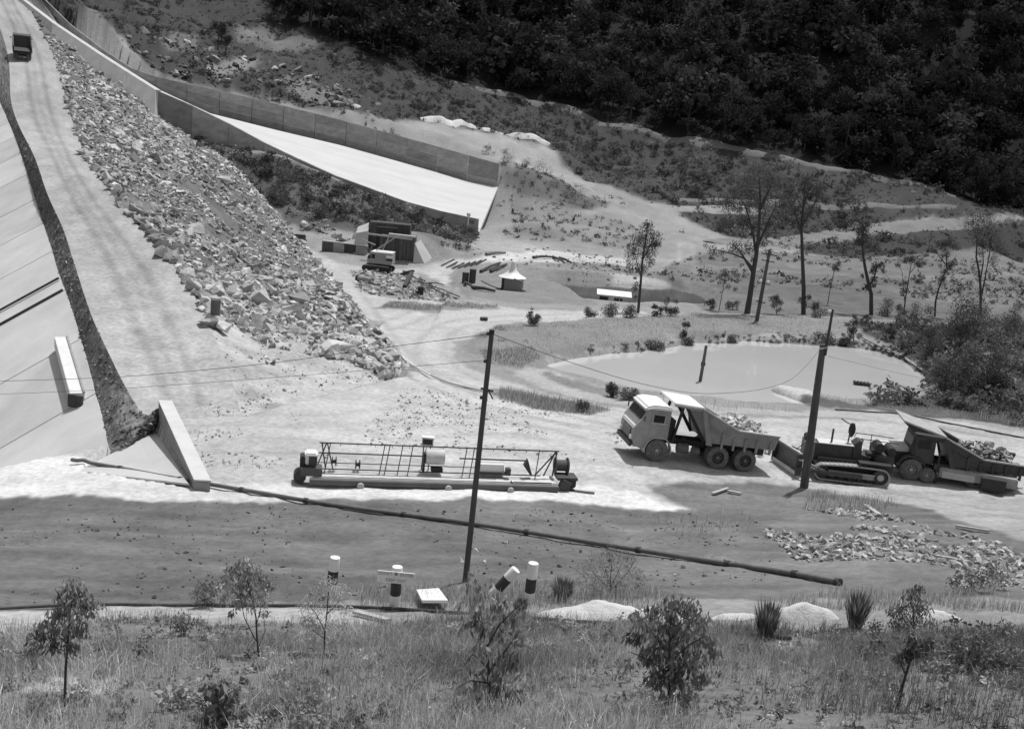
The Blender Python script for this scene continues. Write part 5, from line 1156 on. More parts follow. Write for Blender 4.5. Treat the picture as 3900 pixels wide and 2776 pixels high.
# ------------------------------------------------------------------ VEGETATION
def leaves(r, C, R, n, ll, lw, droop=.3, tone=(.8, 1.25), squash=.9, shell=.5):
    """n leaf-shaped quads spread through clumps with centres C and radii R"""
    C = np.asarray(C, float); R = np.asarray(R, float); w = R ** 2; k = r.choice(len(C), n, p=w / w.sum())
    d = r.normal(0, 1, (n, 3)); d /= np.linalg.norm(d, axis=1)[:, None]
    q = r.uniform(0, 1, n) ** shell; P = C[k] + d * (R[k] * q)[:, None] * np.array([1, 1, squash])
    a = r.normal(0, 1, (n, 3)); a[:, 2] -= droop * 3; a /= np.linalg.norm(a, axis=1)[:, None]
    b = np.cross(a, r.normal(0, 1, (n, 3))); b /= np.linalg.norm(b, axis=1)[:, None] + 1e-9
    L = ll * r.uniform(.6, 1.35, n)[:, None]; W = lw * r.uniform(.7, 1.3, n)[:, None]
    V = np.stack([P, P + a * L * .5 + b * W * .5, P + a * L, P + a * L * .5 - b * W * .5], 1).reshape(-1, 3)
    ct = r.uniform(tone[0], tone[1], len(C))
    T = np.repeat(ct[k] * r.uniform(.5, 1.55, n), 4); return V, np.arange(4 * n).reshape(n, 4), T
m_forest = leafmat('forest_leaf', .047, gl=0.0); m_scrub = leafmat('scrub_leaf', .15, gl=0.0); m_euc = leafmat('gum_leaf', .10); m_fg = leafmat('sapling_leaf', .34, tr=.3, gl=.015)
m_grassm = leafmat('dry_grass', .52, tr=.4, gl=0); m_grassg = leafmat('green_grass', .30, tr=.4, gl=0)
m_trunk = mat('bark', .075, .95, .35, 3, .5, 16, stretch=(4, 4, .5)); m_twig = mat('twig', .06, .9, .3, 6)
rv = np.random.default_rng(33)
def polyxy(poly, n, r=rv):
    P = [G(*a) for a in poly]; Q = [(p.x, p.y) for p in P]; xs = [p[0] for p in Q]; ys = [p[1] for p in Q]; X = r.uniform(min(xs), max(xs), n); Y = r.uniform(min(ys), max(ys), n); m = in_poly(X, Y, Q); return X[m], Y[m]
# crown shapes for the forest
def crown_template(seed, n, ll, lw):
    r = np.random.default_rng(seed); C = []; R = []
    for _ in range(9):
        d = r.normal(0, 1, 3); d /= np.linalg.norm(d); C.append(d * r.uniform(.25, .7) * np.array([1, 1, .9])); R.append(r.uniform(.28, .5))
    V, F, T = leaves(r, C, R, n, ll, lw, .15); return V, F
CROWN = [crown_template(100 + k, 210, .25, .18) for k in range(7)]
BUSH = [crown_template(200 + k, 90, .29, .18) for k in range(6)]
def tone_at(x, y):
    u, v = _uv(x, y); i = np.clip(np.round(np.interp(u, ug, np.arange(len(ug)))).astype(int), 0, len(ug) - 1); j = np.clip(np.round(np.interp(v, vg, np.arange(NV))).astype(int), 0, NV - 1); return TONE[j, i], i, j
def inview(X, Y, Z, mx=120, top=-500):
    px, py, z = projn(np.stack([X, Y, Z], -1)); return (px > -mx * 3) & (px < W0 + mx * 3) & (py > top) & (z > 1)
# the dark forest on the hill
n = 26000; X = rv.uniform(-130, 260, n); Y = rv.uniform(235, 420, n); m = in_poly(X, Y, FORESTW); X, Y = X[m], Y[m]; Z = height(X, Y); m = inview(X, Y, Z, 200, -420); X, Y, Z = X[m], Y[m], Z[m]
t_, _, _ = tone_at(X, Y); m = t_ < .09; X, Y, Z = X[m], Y[m], Z[m]
X, Y, Z = X[:2200], Y[:2200], Z[:2200]; S = 2.3 * rv.lognormal(.45, .3, len(X)); print('forest', len(X))
P = np.stack([X, Y, Z + S * rv.uniform(.5, 1.5, len(X))], -1)
big = .62 + .9 * np.clip(fbm(X * .03, Y * .03, 3, 5) + .3, 0, 1)
o = scatter('forest', P, S, rv.lognormal(-.15, .45, len(X)) * big, m_forest, CROWN, rv, None, .2, .15); tag(o, 'dark forest covering the steep hillside', 'forest', kind='stuff')
# trees one can tell apart along its lower edge
TV = []
for k in range(5):
    r = np.random.default_rng(300 + k); C = []; R = []
    for _ in range(10): C.append((r.normal(0, 1.3), r.normal(0, 1.3), r.uniform(3.2, 8.2))); R.append(r.uniform(.7, 1.5))
    V, F, T = leaves(r, C, R, 760, .5, .28, .3); me = np_mesh('crown', V, F, m_forest, T * 1.2); cm = me.data; bpy.data.objects.remove(me)
    tb = MB().tube([(0, 0, -.5), (.1, 0, 2.5), (.2, .1, 5), (.1, 0, 7)], [.26, .2, .14, .05], 7)
    for c in C[:5]: tb.tube([(.15, .05, 3.0), c], [.1, .03], 5)
    to = tb.build('trunk', m_trunk); tm = to.data; bpy.data.objects.remove(to); TV.append((cm, tm))
def edge_tree(x, y, s, label, group, v=None):
    z = Hz(x, y); t = empty('forest_tree', label, 'tree', (x, y, z), random.uniform(0, 6.3), group); cm, tm = TV[v if v is not None else random.randrange(5)]
    for nm, me in (('crown', cm), ('trunk', tm)):
        o = bpy.data.objects.new(nm, me); COL.objects.link(o); o.parent = t
    t.scale = (s, s, s * random.uniform(.85, 1.2)); return t
random.seed(5)
ec_ = [G(x, y) for x, y in FOREST_LOW]; ep = resample([Vector((p.x, p.y, 0)) for p in ec_], 74)
for p in ep:
    x, y = p.x + random.gauss(0, 2.5), p.y + random.uniform(3, 15)
    if inview(np.array([x]), np.array([y]), np.array([Hz(x, y)]))[0]: edge_tree(x, y, random.uniform(.6, 1.15), 'dark forest tree in the front rank along the hill road', 'front rank of the forest along the hill road')
for px, py in ((830, 150), (860, 170), (845, 130)): 
    p = G(px, py + 40); edge_tree(p.x, p.y, .62, {830: 'left tree of the dark clump standing alone on the upper left hillside', 860: 'right tree of the dark clump standing alone on the upper left hillside', 845: 'rear tree of the dark clump standing alone on the upper left hillside'}[px], 'dark clump on the upper left hillside')
# low scrub wherever the hillside is dark
n = 30000; X = rv.uniform(-120, 190, n); Y = rv.uniform(140, 330, n); Z = height(X, Y); t_, _, _ = tone_at(X, Y)
m = (t_ < .105) & ~in_poly(X, Y, FORESTW) & inview(X, Y, Z) & (fbm(X * .06, Y * .06, 3, 8) > -.16); X, Y, Z, t_ = X[m], Y[m], Z[m], t_[m]
# keep clear of the spillway
m = ~((X < -4) & (Y < 208) & (Y > 160) & (Z < 30) & in_poly(X, Y, [(p.x, p.y + 4) for p in WT] + [(p.x, p.y - 3) for p in WN[::-1]])); X, Y, Z = X[m][:1900], Y[m][:1900], Z[m][:1900]; print('scrub', len(X))
S = rv.lognormal(.05, .4, len(X)).clip(.5, 2.6); S = np.where(X < -5, S * .8, S)
o = scatter('hillside_scrub', np.stack([X, Y, Z + S * .25], -1), S, rv.lognormal(-.15, .4, len(X)), m_scrub, BUSH, rv, None, .25, .2); tag(o, 'low dark scrub over the hillside between the tracks', 'scrub', kind='stuff')
n = 4000; X = rv.uniform(18, 60, n); Y = rv.uniform(66, 120, n); Z = height(X, Y); t_, _, _ = tone_at(X, Y); m = (t_ < .10) & (X > .30 * Y); X, Y, Z = X[m][:360], Y[m][:360], Z[m][:360]
S = rv.lognormal(-.25, .4, len(X)).clip(.3, 1.5)
o = scatter('bank_weeds', np.stack([X, Y, Z + S * .25], -1), S, rv.lognormal(.1, .35, len(X)), m_scrub, BUSH, rv, None, .25, .2); tag(o, 'dark weeds covering the right bank of the pale pond', 'weeds', kind='stuff')

# ---- trees drawn limb by limb: (pixel, pixel) joints on the plane of the tree, depth added at random
def tree(name, label, cat, base, trunk, limbs, clumps, rb, rt, nleaf, ll, lw, m, d=None, droop=.5, seed=0, group=None, tone=(.75, 1.3), squash=.9, spread=.8):
    r = np.random.default_rng(seed + 900); b = at_d(base[0], base[1], d) if d else G(*base)
    if d: b.z = Hz(b.x, b.y)
    D = b.y; s = ppm(b); t = empty(name, label, cat, b, 0, group); bv = Vector(b)
    def L(x, y, dz=0): return at_d(x, y, D + dz) - bv
    tr = [Vector((0, 0, -.3)), Vector((0, 0, 0))] + [L(*q) for q in trunk]; n = len(tr)
    mb = MB().tube(tr, [rb + (rt - rb) * i / (n - 1) for i in range(n)], 8 if rb > .03 else 6)
    for lm in limbs:
        k = r.uniform(-1, 1) * .25; pts = [L(*q, dz=k * i) for i, q in enumerate(lm)]; r0 = rb * .45
        mb.tube(pts, [r0 + (rt * .5 - r0) * i / max(1, len(pts) - 1) for i in range(len(pts))], 6)
    mb.build('trunk', m_trunk if rb > .05 else m_twig, t, smooth=True)
    C, R = [], []
    for x, y, q in clumps:
        rr = q / s; C.append(tuple(L(x, y, float(r.uniform(-1, 1)) * rr * spread))); R.append(rr)
    V, F, T = leaves(r, C, R, nleaf, ll, lw, droop, tone, squash)
    np_mesh('crown', V, F, m, T, parent=t); return t
gg = 'gum trees standing beyond the pale pond'
tree('gum_tree', 'slender gum tree with narrow ragged crown beside the white roofed raft', 'tree', (2430, 1192), [(2440, 1080), (2448, 980), (2462, 900), (2468, 850)], [[(2442, 1060), (2425, 1000), (2412, 930)], [(2446, 990), (2480, 930), (2490, 880)]],
     [(2465, 860, 30), (2440, 905, 40), (2490, 905, 38), (2410, 960, 34), (2468, 960, 40), (2445, 1020, 28), (2400, 1010, 22), (2424, 1085, 18), (2415, 1100, 14), (2480, 1000, 20), (2500, 930, 20), (2422, 1130, 10)], .17, .04, 3150, .21, .075, m_euc, seed=1, group=gg)
tree('gum_tree', 'tall forked gum tree with spreading crown, the largest beyond the pond', 'tree', (2845, 1195), [(2856, 1130), (2872, 1020), (2882, 960), (2890, 880), (2896, 760), (2892, 680)],
     [[(2872, 1030), (2835, 985), (2795, 968), (2720, 950)], [(2880, 970), (2870, 900), (2850, 820), (2820, 740)], [(2888, 930), (2925, 850), (2960, 770)], [(2868, 1040), (2820, 960), (2790, 930)], [(2894, 800), (2930, 720), (2950, 660)]],
     [(2890, 660, 60), (2830, 710, 60), (2950, 700, 62), (2780, 770, 52), (2890, 770, 58), (2985, 780, 45), (2840, 840, 45), (2930, 850, 45), (2760, 850, 34), (2800, 940, 34), (2850, 945, 30), (2715, 950, 22), (2750, 955, 16), (2690, 935, 14), (2905, 925, 24), (2870, 985, 18), (2930, 960, 20), (2870, 1090, 9)], .36, .08, 8820, .21, .075, m_euc, seed=2, group=gg)
tree('gum_tree', 'tall straight gum trunk right of the pole with thin high crown', 'tree', (3060, 1198), [(3061, 1100), (3056, 980), (3052, 860), (3062, 760), (3066, 690)], [[(3054, 900), (3030, 820), (3000, 760)], [(3056, 860), (3100, 780), (3130, 720)], [(3060, 780), (3090, 700)]],
     [(3066, 690, 40), (3010, 740, 34), (3120, 720, 36), (3090, 790, 30), (3030, 800, 30), (3150, 760, 22), (3060, 840, 24), (3080, 1130, 16), (3050, 1140, 14), (3068, 1160, 18)], .30, .06, 3150, .21, .075, m_euc, seed=3, group=gg)
tree('gum_sapling', 'thin sapling with a round tuft at its top beyond the pond', 'tree', (3152, 1160), [(3160, 1110), (3175, 1040), (3182, 1030)], [], [(3183, 1012, 16), (3195, 1000, 12), (3176, 1022, 10), (3190, 1024, 10)], .06, .03, 500, .17, .07, m_euc, seed=4, group=gg)
tree('gum_tree', 'dark bent gum trunk with an ivy covered side limb beyond the pond', 'tree', (3318, 1200), [(3318, 1120), (3308, 1080), (3297, 1030), (3288, 980), (3284, 920), (3290, 860)], [[(3310, 1090), (3328, 1060), (3340, 1020), (3355, 1008)]],
     [(3285, 890, 26), (3276, 920, 22), (3300, 910, 22), (3335, 1010, 18), (3355, 1010, 18), (3325, 1030, 15), (3330, 1060, 15), (3326, 1085, 12), (3365, 1030, 10), (3285, 1050, 10), (3296, 860, 24), (3270, 870, 18)], .26, .10, 2600, .2, .085, m_euc, seed=5, group=gg)
tree('gum_tree', 'thin twin stemmed sparse gum tree between the bent trunk and the leaning tree', 'tree', (3442, 1198), [(3448, 1140), (3458, 1080), (3466, 1030), (3474, 985)], [[(3446, 1150), (3440, 1090), (3436, 1040), (3425, 1010)], [(3466, 1040), (3490, 1010), (3515, 1000)]],
     [(3474, 985, 18), (3420, 1005, 14), (3500, 1005, 16), (3520, 1000, 12), (3480, 1060, 10), (3495, 1070, 10), (3450, 990, 14)], .11, .03, 882, .21, .075, m_euc, seed=6, group=gg)
tree('gum_tree', 'gum tree leaning to the right with leafy upper stem', 'tree', (3560, 1205), [(3563, 1150), (3575, 1100), (3592, 1055), (3605, 1020), (3604, 960)], [[(3596, 1045), (3620, 1010), (3640, 980)], [(3604, 1010), (3580, 980), (3560, 950)]],
     [(3592, 1060, 16), (3600, 1035, 18), (3615, 1010, 20), (3632, 1000, 18), (3600, 970, 20), (3590, 930, 26), (3620, 920, 26), (3560, 955, 12), (3640, 940, 18)], .14, .05, 1890, .21, .075, m_euc, seed=7, group=gg)
tree('gum_tree', 'dark many stemmed gum tree at the right edge', 'tree', (3735, 1195), [(3735, 1100), (3728, 1030), (3718, 980), (3722, 900)], [[(3740, 1120), (3755, 1040), (3768, 970), (3775, 900)], [(3732, 1080), (3745, 1000), (3742, 920)]],
     [(3720, 900, 40), (3770, 890, 50), (3745, 840, 50), (3800, 940, 40), (3700, 850, 34), (3735, 960, 24), (3780, 990, 26), (3750, 1180, 22), (3720, 1190, 18)], .20, .08, 3570, .21, .075, m_euc, seed=8, group=gg)
tree('gum_sapling', 'small thin sapling left of the tall forked gum tree', 'tree', (2738, 1185), [(2748, 1130), (2758, 1080), (2762, 1040)], [[(2752, 1110), (2775, 1080), (2790, 1070)], [(2756, 1095), (2738, 1070)]],
     [(2760, 1035, 18), (2768, 1050, 12), (2740, 1075, 10), (2790, 1065, 9), (2775, 1090, 12), (2745, 1110, 9), (2760, 1070, 12), (2800, 1100, 12)], .05, .02, 800, .15, .06, m_euc, seed=9, group=gg)

def bush(px, py, w, h, label, seed, m=None, n=500, ll=.22, lw=.11, name='bush', cone=False, group=None, tone=(.7, 1.3), droop=-.1, d=None):
    r = random.Random(seed); cl = []
    for k in range(9):
        f = r.uniform(.12, .95); ww = (w / 2) * ((1 - f * .85) if cone else math.sqrt(max(.1, 1 - (f - .35) ** 2 * 1.7)))
        cl.append((px + r.uniform(-1, 1) * ww * .72, py - h * f * .92, max(5, ww * r.uniform(.35, .6))))
    return tree(name, label, 'bush', (px, py), [(px, py - h * .5)], [[(px, py - 2), (px + w * .2, py - h * .5)], [(px, py - 2), (px - w * .22, py - h * .5)]], cl, .05 if w < 150 else .07, .02, n, ll, lw, m or m_scrub, d=d, droop=droop, seed=seed, group=group, tone=tone)
gb = 'bushes around the ponds'
for i, a in enumerate((((2032, 1240), 78, 80, 'cone shaped bush at the corner of the pale yard', True), ((2958, 1198), 64, 82, 'round bush left of the straight gum trunk', False), ((3125, 1210), 84, 66, 'dark round bush under the tuft topped sapling', False), ((2705, 1180), 50, 62, 'small dark bush left of the thin sapling', False), ((2790, 1180), 52, 48, 'small bush right of the thin sapling', False),
        ((2555, 1205), 66, 80, 'dark bush on the near bank of the dark pond', False), ((2500, 1205), 50, 48, 'small bush left of the dark pond bush', False), ((2330, 1205), 110, 50, 'low wide bush under the white roofed raft', False), ((2250, 1208), 60, 40, 'low bush left of the raft', False), ((2400, 1208), 90, 46, 'low bush at the foot of the slender gum tree', False),
        ((3380, 1205), 90, 70, 'bush right of the bent gum trunk', False), ((3430, 1215), 60, 60, 'bush at the foot of the twin stemmed gum', False), ((3510, 1215), 100, 60, 'bush left of the leaning gum tree', False), ((2612, 1290), 36, 84, 'thin upright bush on the grassy berm', False), ((3130, 1312), 110, 44, 'dark low bush on the far rim of the pond', False),
        ((3250, 1300), 70, 110, 'leggy dark shrub at the far right corner of the pond', False), ((3210, 1318), 44, 50, 'small shrub left of the leggy one on the pond rim', False), ((3392, 1300), 46, 70, 'dark shrub on the right bank above the pond', False), ((2800, 1320), 70, 44, 'low bush on the middle of the far pond rim', False), ((2490, 1336), 80, 40, 'bushy grass clump on the far pond rim', False), ((2620, 1322), 70, 36, 'low clump on the pond rim beside the upright bush', False),
        ((3690, 1345), 280, 210, 'big dark shrub mass on the right bank', False), ((3560, 1370), 150, 120, 'dark shrub in front of the big shrub mass', False), ((3640, 1480), 220, 130, 'dark spreading shrub right of the pond end', False), ((3760, 1500), 200, 210, 'tall dark shrub at the right edge behind the trucks', False), ((3850, 1300), 160, 180, 'shrub at the far right edge below the many stemmed gum', False),
        ((2332, 1512), 60, 56, 'small grass bush left of the truck cab', False), ((2398, 1524), 74, 62, 'tufted bush right behind the truck cab', False), ((2218, 1565), 56, 40, 'small bush on the grass strip by the road', False), ((1890, 575), 1, 1, None, False), ((2160, 750), 90, 40, 'dark shrub right of the spillway end', False), ((1785, 905), 60, 70, 'dark shrub under the thin white marker post', False), ((1600, 860), 40, 46, 'dark bush on the bank above the outlet', False), ((1440, 830), 70, 50, 'dark low bush on the bank left of the outlet roof', False), ((920, 700), 80, 70, 'bush by the rock slope below the spillway wall', False), ((1090, 690), 90, 60, 'bush in the middle of the bank below the spillway wall', False), ((1040, 770), 120, 60, 'dark bush at the foot of the bank beside the rocks', False),
        ((1860, 590), 60, 40, 'bush on the bench above the spillway', False), ((1935, 620), 66, 56, 'dark bush at the top right corner of the spillway wall', False), ((2070, 660), 110, 50, 'low shrub on the slope right of the spillway', False), ((2120, 716), 80, 44, 'low dark shrub between the slope shrub and the track bend', False), ((2190, 772), 100, 56, 'dark shrub at the bend of the pale track right of the spillway', False), ((2005, 640), 50, 40, 'small shrub above the spillway end', False), ((2240, 795), 60, 34, 'small dark shrub below the bend of the pale track', False), ((2620, 600), 1, 1, None, False))):
    (x, y), w, h, lab, cone = a
    if lab: bush(x, y, w, h, lab, 40 + i, n=int(420 + w * h / 9), ll=.17, lw=.075, cone=cone, group=gb, tone=(.45, 1.1) if 'dark' in lab else (.8, 1.5))

# ---- foreground saplings and shrubs
gf = 'saplings in the foreground grass'
def fgtree(label, base, trunk, limbs, clumps, n, ll, lw, seed, rb=.022, rt=.008, tone=(.7, 1.4), m=None, droop=.7, d=None, name='sapling', spread=.8):
    return tree(name, label, 'sapling', base, trunk, limbs, clumps, rb, rt, n, ll, lw, m or m_fg, seed=seed, droop=droop, group=gf, tone=tone, d=d, spread=spread)
fgtree('thin stemmed dark sapling at the far left of the foreground', (246, 2690), [(250, 2550), (258, 2440), (268, 2330), (276, 2230)], [[(256, 2450), (200, 2400), (140, 2420)], [(262, 2380), (320, 2330), (360, 2290)], [(268, 2330), (230, 2280), (210, 2240)], [(258, 2440), (310, 2410), (340, 2400)]],
       [(276, 2225, 40), (250, 2260, 42), (310, 2270, 45), (270, 2320, 48), (335, 2310, 38), (215, 2330, 40), (180, 2390, 46), (240, 2400, 46), (300, 2390, 40), (140, 2420, 40), (200, 2450, 36), (370, 2300, 26), (120, 2470, 30), (270, 2460, 30)], 1350, .10, .03, 1, tone=(.4, 1.0))
fgtree('bushy sapling with two thin stems left of the guide posts', (985, 2500), [(978, 2420), (975, 2350), (960, 2280), (940, 2200)], [[(975, 2440), (930, 2350), (915, 2270), (905, 2190)], [(976, 2380), (1000, 2290), (1010, 2220)], [(982, 2470), (1010, 2400), (1005, 2340)]],
       [(930, 2140, 34), (890, 2170, 40), (960, 2180, 42), (1000, 2210, 36), (870, 2220, 44), (930, 2230, 46), (985, 2250, 40), (860, 2270, 34), (915, 2285, 36), (1010, 2280, 30), (1030, 2230, 22), (960, 2300, 28), (880, 2330, 20), (1010, 2330, 20), (850, 2200, 22)], 1900, .085, .028, 2, tone=(.7, 1.6))
fgtree('feathery pale sapling in front of the left guide post', (1232, 2490), [(1238, 2400), (1246, 2320), (1252, 2250)], [[(1238, 2400), (1200, 2330), (1170, 2300)], [(1244, 2340), (1290, 2290), (1310, 2260)], [(1236, 2430), (1190, 2400)]],
       [(1250, 2220, 40), (1210, 2250, 42), (1290, 2255, 42), (1170, 2300, 40), (1240, 2300, 46), (1310, 2310, 36), (1190, 2360, 40), (1260, 2370, 42), (1150, 2360, 28), (1310, 2370, 30), (1200, 2420, 36), (1270, 2430, 34), (1140, 2420, 26)], 2600, .07, .014, 3, tone=(1.2, 2.0))
fgtree('broad leaved sapling in the middle of the foreground', (1860, 2700), [(1862, 2560), (1850, 2450), (1830, 2340), (1815, 2230)], [[(1852, 2470), (1900, 2380), (1960, 2320), (2010, 2280)], [(1860, 2560), (1930, 2470), (1980, 2400)], [(1858, 2540), (1800, 2490), (1750, 2560)], [(1862, 2600), (1790, 2590), (1740, 2620)], [(1835, 2370), (1790, 2300), (1775, 2220)]],
       [(1800, 2210, 46), (1850, 2230, 50), (1790, 2280, 48), (1850, 2300, 56), (1910, 2290, 44), (1800, 2360, 48), (1870, 2380, 56), (1950, 2340, 48), (2000, 2330, 40), (1900, 2450, 56), (1960, 2420, 44), (1840, 2460, 46), (1890, 2530, 54), (1950, 2510, 46), (1830, 2560, 50), (1770, 2590, 46), (1900, 2610, 56), (1980, 2590, 40), (1740, 2540, 30), (1820, 2640, 50), (1960, 2650, 46), (1760, 2680, 50), (1880, 2700, 60)], 900, .15, .046, 4, rb=.03, tone=(.5, 1.5), droop=1.0)
fgtree('dense dark leafy bush at the right of the foreground', (2550, 2700), [(2545, 2560), (2550, 2420), (2560, 2310)], [[(2548, 2500), (2480, 2400), (2430, 2340)], [(2550, 2440), (2620, 2350), (2660, 2300)], [(2550, 2520), (2630, 2450), (2690, 2420)], [(2548, 2560), (2450, 2500), (2390, 2480)]],
       [(2560, 2300, 46), (2500, 2320, 46), (2620, 2300, 46), (2440, 2350, 46), (2560, 2370, 60), (2660, 2350, 48), (2500, 2410, 60), (2600, 2430, 66), (2690, 2420, 46), (2420, 2420, 40), (2540, 2490, 66), (2640, 2500, 60), (2460, 2480, 44), (2580, 2560, 66), (2500, 2570, 50), (2670, 2570, 46), (2580, 2640, 60), (2390, 2520, 26), (2720, 2470, 26), (2620, 2650, 50), (2540, 2690, 60)], 1750, .125, .046, 5, rb=.03, tone=(.4, 1.15), droop=.9)
fgtree('round twiggy bush on the edge of the dark slope behind the large sand heap', (2325, 2268), [(2325, 2200), (2330, 2140)], [[(2325, 2250), (2260, 2180), (2230, 2130)], [(2325, 2250), (2390, 2180), (2420, 2130)], [(2325, 2240), (2300, 2150)], [(2325, 2240), (2370, 2140)]],
       [(2325, 2110, 44), (2265, 2130, 44), (2390, 2130, 44), (2230, 2180, 44), (2310, 2180, 60), (2400, 2190, 54), (2260, 2230, 44), (2340, 2235, 50), (2430, 2200, 36), (2200, 2220, 24), (2440, 2240, 24)], 3400, .07, .015, 6, tone=(.5, 1.0), droop=-.4)
fgtree('dark bush half behind the two stemmed sapling', (778, 2310), [(778, 2270)], [], [(780, 2240, 36), (750, 2260, 32), (810, 2255, 30), (770, 2290, 34), (800, 2290, 26), (830, 2220, 20)], 700, .09, .03, 7, tone=(.5, .9), droop=-.3)
fgtree('dark leafy top of a shrub at the bottom edge left of centre', (835, 2800), [(830, 2700), (820, 2620)], [[(830, 2720), (870, 2640), (900, 2620)]], [(800, 2620, 34), (840, 2600, 30), (870, 2650, 36), (810, 2680, 40), (900, 2620, 22), (790, 2570, 14), (850, 2720, 50), (780, 2740, 40)], 240, .13, .07, 8, tone=(.3, .7))
fgtree('low grey weed clump left of the two stemmed sapling', (700, 2420), [(700, 2390)], [], [(700, 2360, 34), (670, 2385, 26), (735, 2380, 26), (700, 2400, 30)], 500, .09, .025, 9, tone=(.5, .9), droop=-.4)
fgtree('dark weedy shrub at the right above the grass', (3480, 2420), [(3480, 2360), (3475, 2300)], [[(3480, 2390), (3440, 2330)], [(3480, 2390), (3530, 2320)]], [(3470, 2270, 40), (3430, 2320, 40), (3510, 2310, 44), (3480, 2360, 50), (3420, 2380, 40), (3540, 2370, 34), (3400, 2330, 24), (3500, 2240, 26)], 1500, .09, .028, 10, tone=(.4, .8))
fgtree('tall dark weed at the lower right with a bare leaning stem', (3415, 2700), [(3440, 2600), (3465, 2520), (3480, 2450)], [[(3465, 2520), (3510, 2460)], [(3450, 2570), (3420, 2500)]], [(3480, 2440, 36), (3510, 2470, 34), (3450, 2480, 30), (3420, 2500, 24), (3540, 2440, 24)], 560, .10, .03, 11, tone=(.4, .8), rb=.03)
fgtree('dark weed patch at the lower right edge of the grass', (3660, 2560), [(3660, 2500)], [[(3660, 2540), (3600, 2450)], [(3660, 2540), (3720, 2440)]], [(3640, 2440, 50), (3700, 2460, 54), (3760, 2430, 50), (3600, 2490, 44), (3680, 2520, 56), (3800, 2500, 60), (3740, 2540, 50), (3830, 2400, 40)], 2200, .09, .028, 12, tone=(.4, .8), droop=-.2)
fgtree('dark low bush in the weeds above the right end of the rubble', (3700, 2250), [(3700, 2200)], [], [(3690, 2190, 40), (3740, 2200, 44), (3640, 2220, 34), (3700, 2230, 40), (3780, 2170, 36), (3820, 2210, 40)], 1100, .09, .03, 13, tone=(.4, .8), droop=-.2)
fgtree('small leaning shrub right of the tilted guide post', (2080, 2290), [(2075, 2265)], [], [(2070, 2260, 22), (2090, 2275, 20), (2050, 2280, 16)], 200, .07, .02, 14, tone=(.4, .7), droop=-.2)

# ---- grass
def blades(name, X, Y, h0, h1, w, m, tone, label, lean=.35, r=rv):
    n = len(X); Z = height(X, Y); Hh = h0 + (h1 - h0) * r.uniform(0, 1, n) ** 1.5; az = r.uniform(0, 6.28, n); ln = Hh * r.normal(0, lean, n); wa = r.uniform(0, 6.28, n)
    bx, by = np.cos(wa) * w * .5, np.sin(wa) * w * .5
    A_ = np.stack([X - bx, Y - by, Z - .03], -1); B_ = np.stack([X + bx, Y + by, Z - .03], -1); M1 = np.stack([X + np.cos(az) * ln * .35 + bx * .8, Y + np.sin(az) * ln * .35 + by * .8, Z + Hh * .6], -1); M0 = M1 - np.stack([bx * 1.6, by * 1.6, 0 * bx], -1)
    T_ = np.stack([X + np.cos(az) * ln, Y + np.sin(az) * ln, Z + Hh], -1)
    V = np.stack([A_, B_, M1, M0, T_], 1).reshape(-1, 3); i = np.arange(n)[:, None] * 5
    F = np.concatenate([i + np.array([[0, 1, 2]]), i + np.array([[0, 2, 3]]), i + np.array([[3, 2, 4]])])
    o = np_mesh(name, V, F, m, np.repeat(tone, 5)); return tag(o, label, 'grass', kind='stuff')
n = 330000; X = rv.uniform(-13, 14, n); Y = rv.uniform(10.5, 31, n); _, gi, gj = tone_at(X, Y); cl = fbm(X * .5, Y * .5, 4, 61)
m = fgm[gj, gi] & (np.abs(X) < .62 * Y + 1.2) & (rv.uniform(-.45, .5, n) < 1.5 * cl + .10); X, Y, cl = X[m], Y[m], cl[m]; k = np.argsort(rv.uniform(0, 1, len(X)))[:110000]; X, Y, cl = X[k], Y[k], cl[k]; print('grass', len(X))
right = np.clip((X - 1.5) / 5, 0, 1)
blades('long_grass', X, Y, .06, .42, .009, m_grassm, rv.lognormal(-.25, .35, len(X)) * (1 + .9 * fbm(X * .35, Y * .35, 3, 62)).clip(.4, 1.7) * (1 - .45 * right), 'long dry grass over the foreground slope', .55)
n = 2600; x = rv.uniform(-12, 13, n); y = rv.uniform(11, 25, n); _, gi, gj = tone_at(x, y); wgt = fbm(x * .33, y * .33, 3, 81) + .28 * np.clip((x - 1) / 6, 0, 1); k = fgm[gj, gi] & (wgt > .17) & (np.abs(x) < .62 * y + 1); x, y = x[k][:900], y[k][:900]; S = rv.lognormal(-1.8, .35, len(x)).clip(.08, .32)
o = scatter('foreground_weeds', np.stack([x, y, height(x, y) + S * .5], -1), S, rv.lognormal(-.1, .45, len(x)) * (1 - .35 * np.clip((x - 1) / 6, 0, 1)), leafmat('weed_leaf', .30, gl=0.0), BUSH, rv, None, .35, .3); tag(o, 'leafy weeds growing through the foreground grass', 'weeds', kind='stuff')
rim = [(2040, 1378), (2150, 1362), (2300, 1344), (2480, 1326), (2650, 1304), (2850, 1296), (3050, 1302), (3200, 1308), (3330, 1328), (3440, 1368)]
rp = resample([at_z(a, b + 2, WZ1) for a, b in rim], 420); rx = np.array([p.x for p in rp]) + rv.normal(0, .25, 420); ry = np.array([p.y for p in rp]) + rv.normal(0, .5, 420); k = fbm(rx * .35, ry * .1, 3, 91) > -.12; rx, ry = rx[k], ry[k] - .6; S = rv.lognormal(-1.5, .3, len(rx)).clip(.1, .4)
o = scatter('pond_rim_growth', np.stack([rx, ry, height(rx, ry) + S * .3], -1), S, rv.lognormal(-.35, .3, len(rx)), m_scrub, BUSH, rv, None, .25, .2); tag(o, 'dark low growth along the far rim of the pale pond', 'rim growth', kind='stuff')
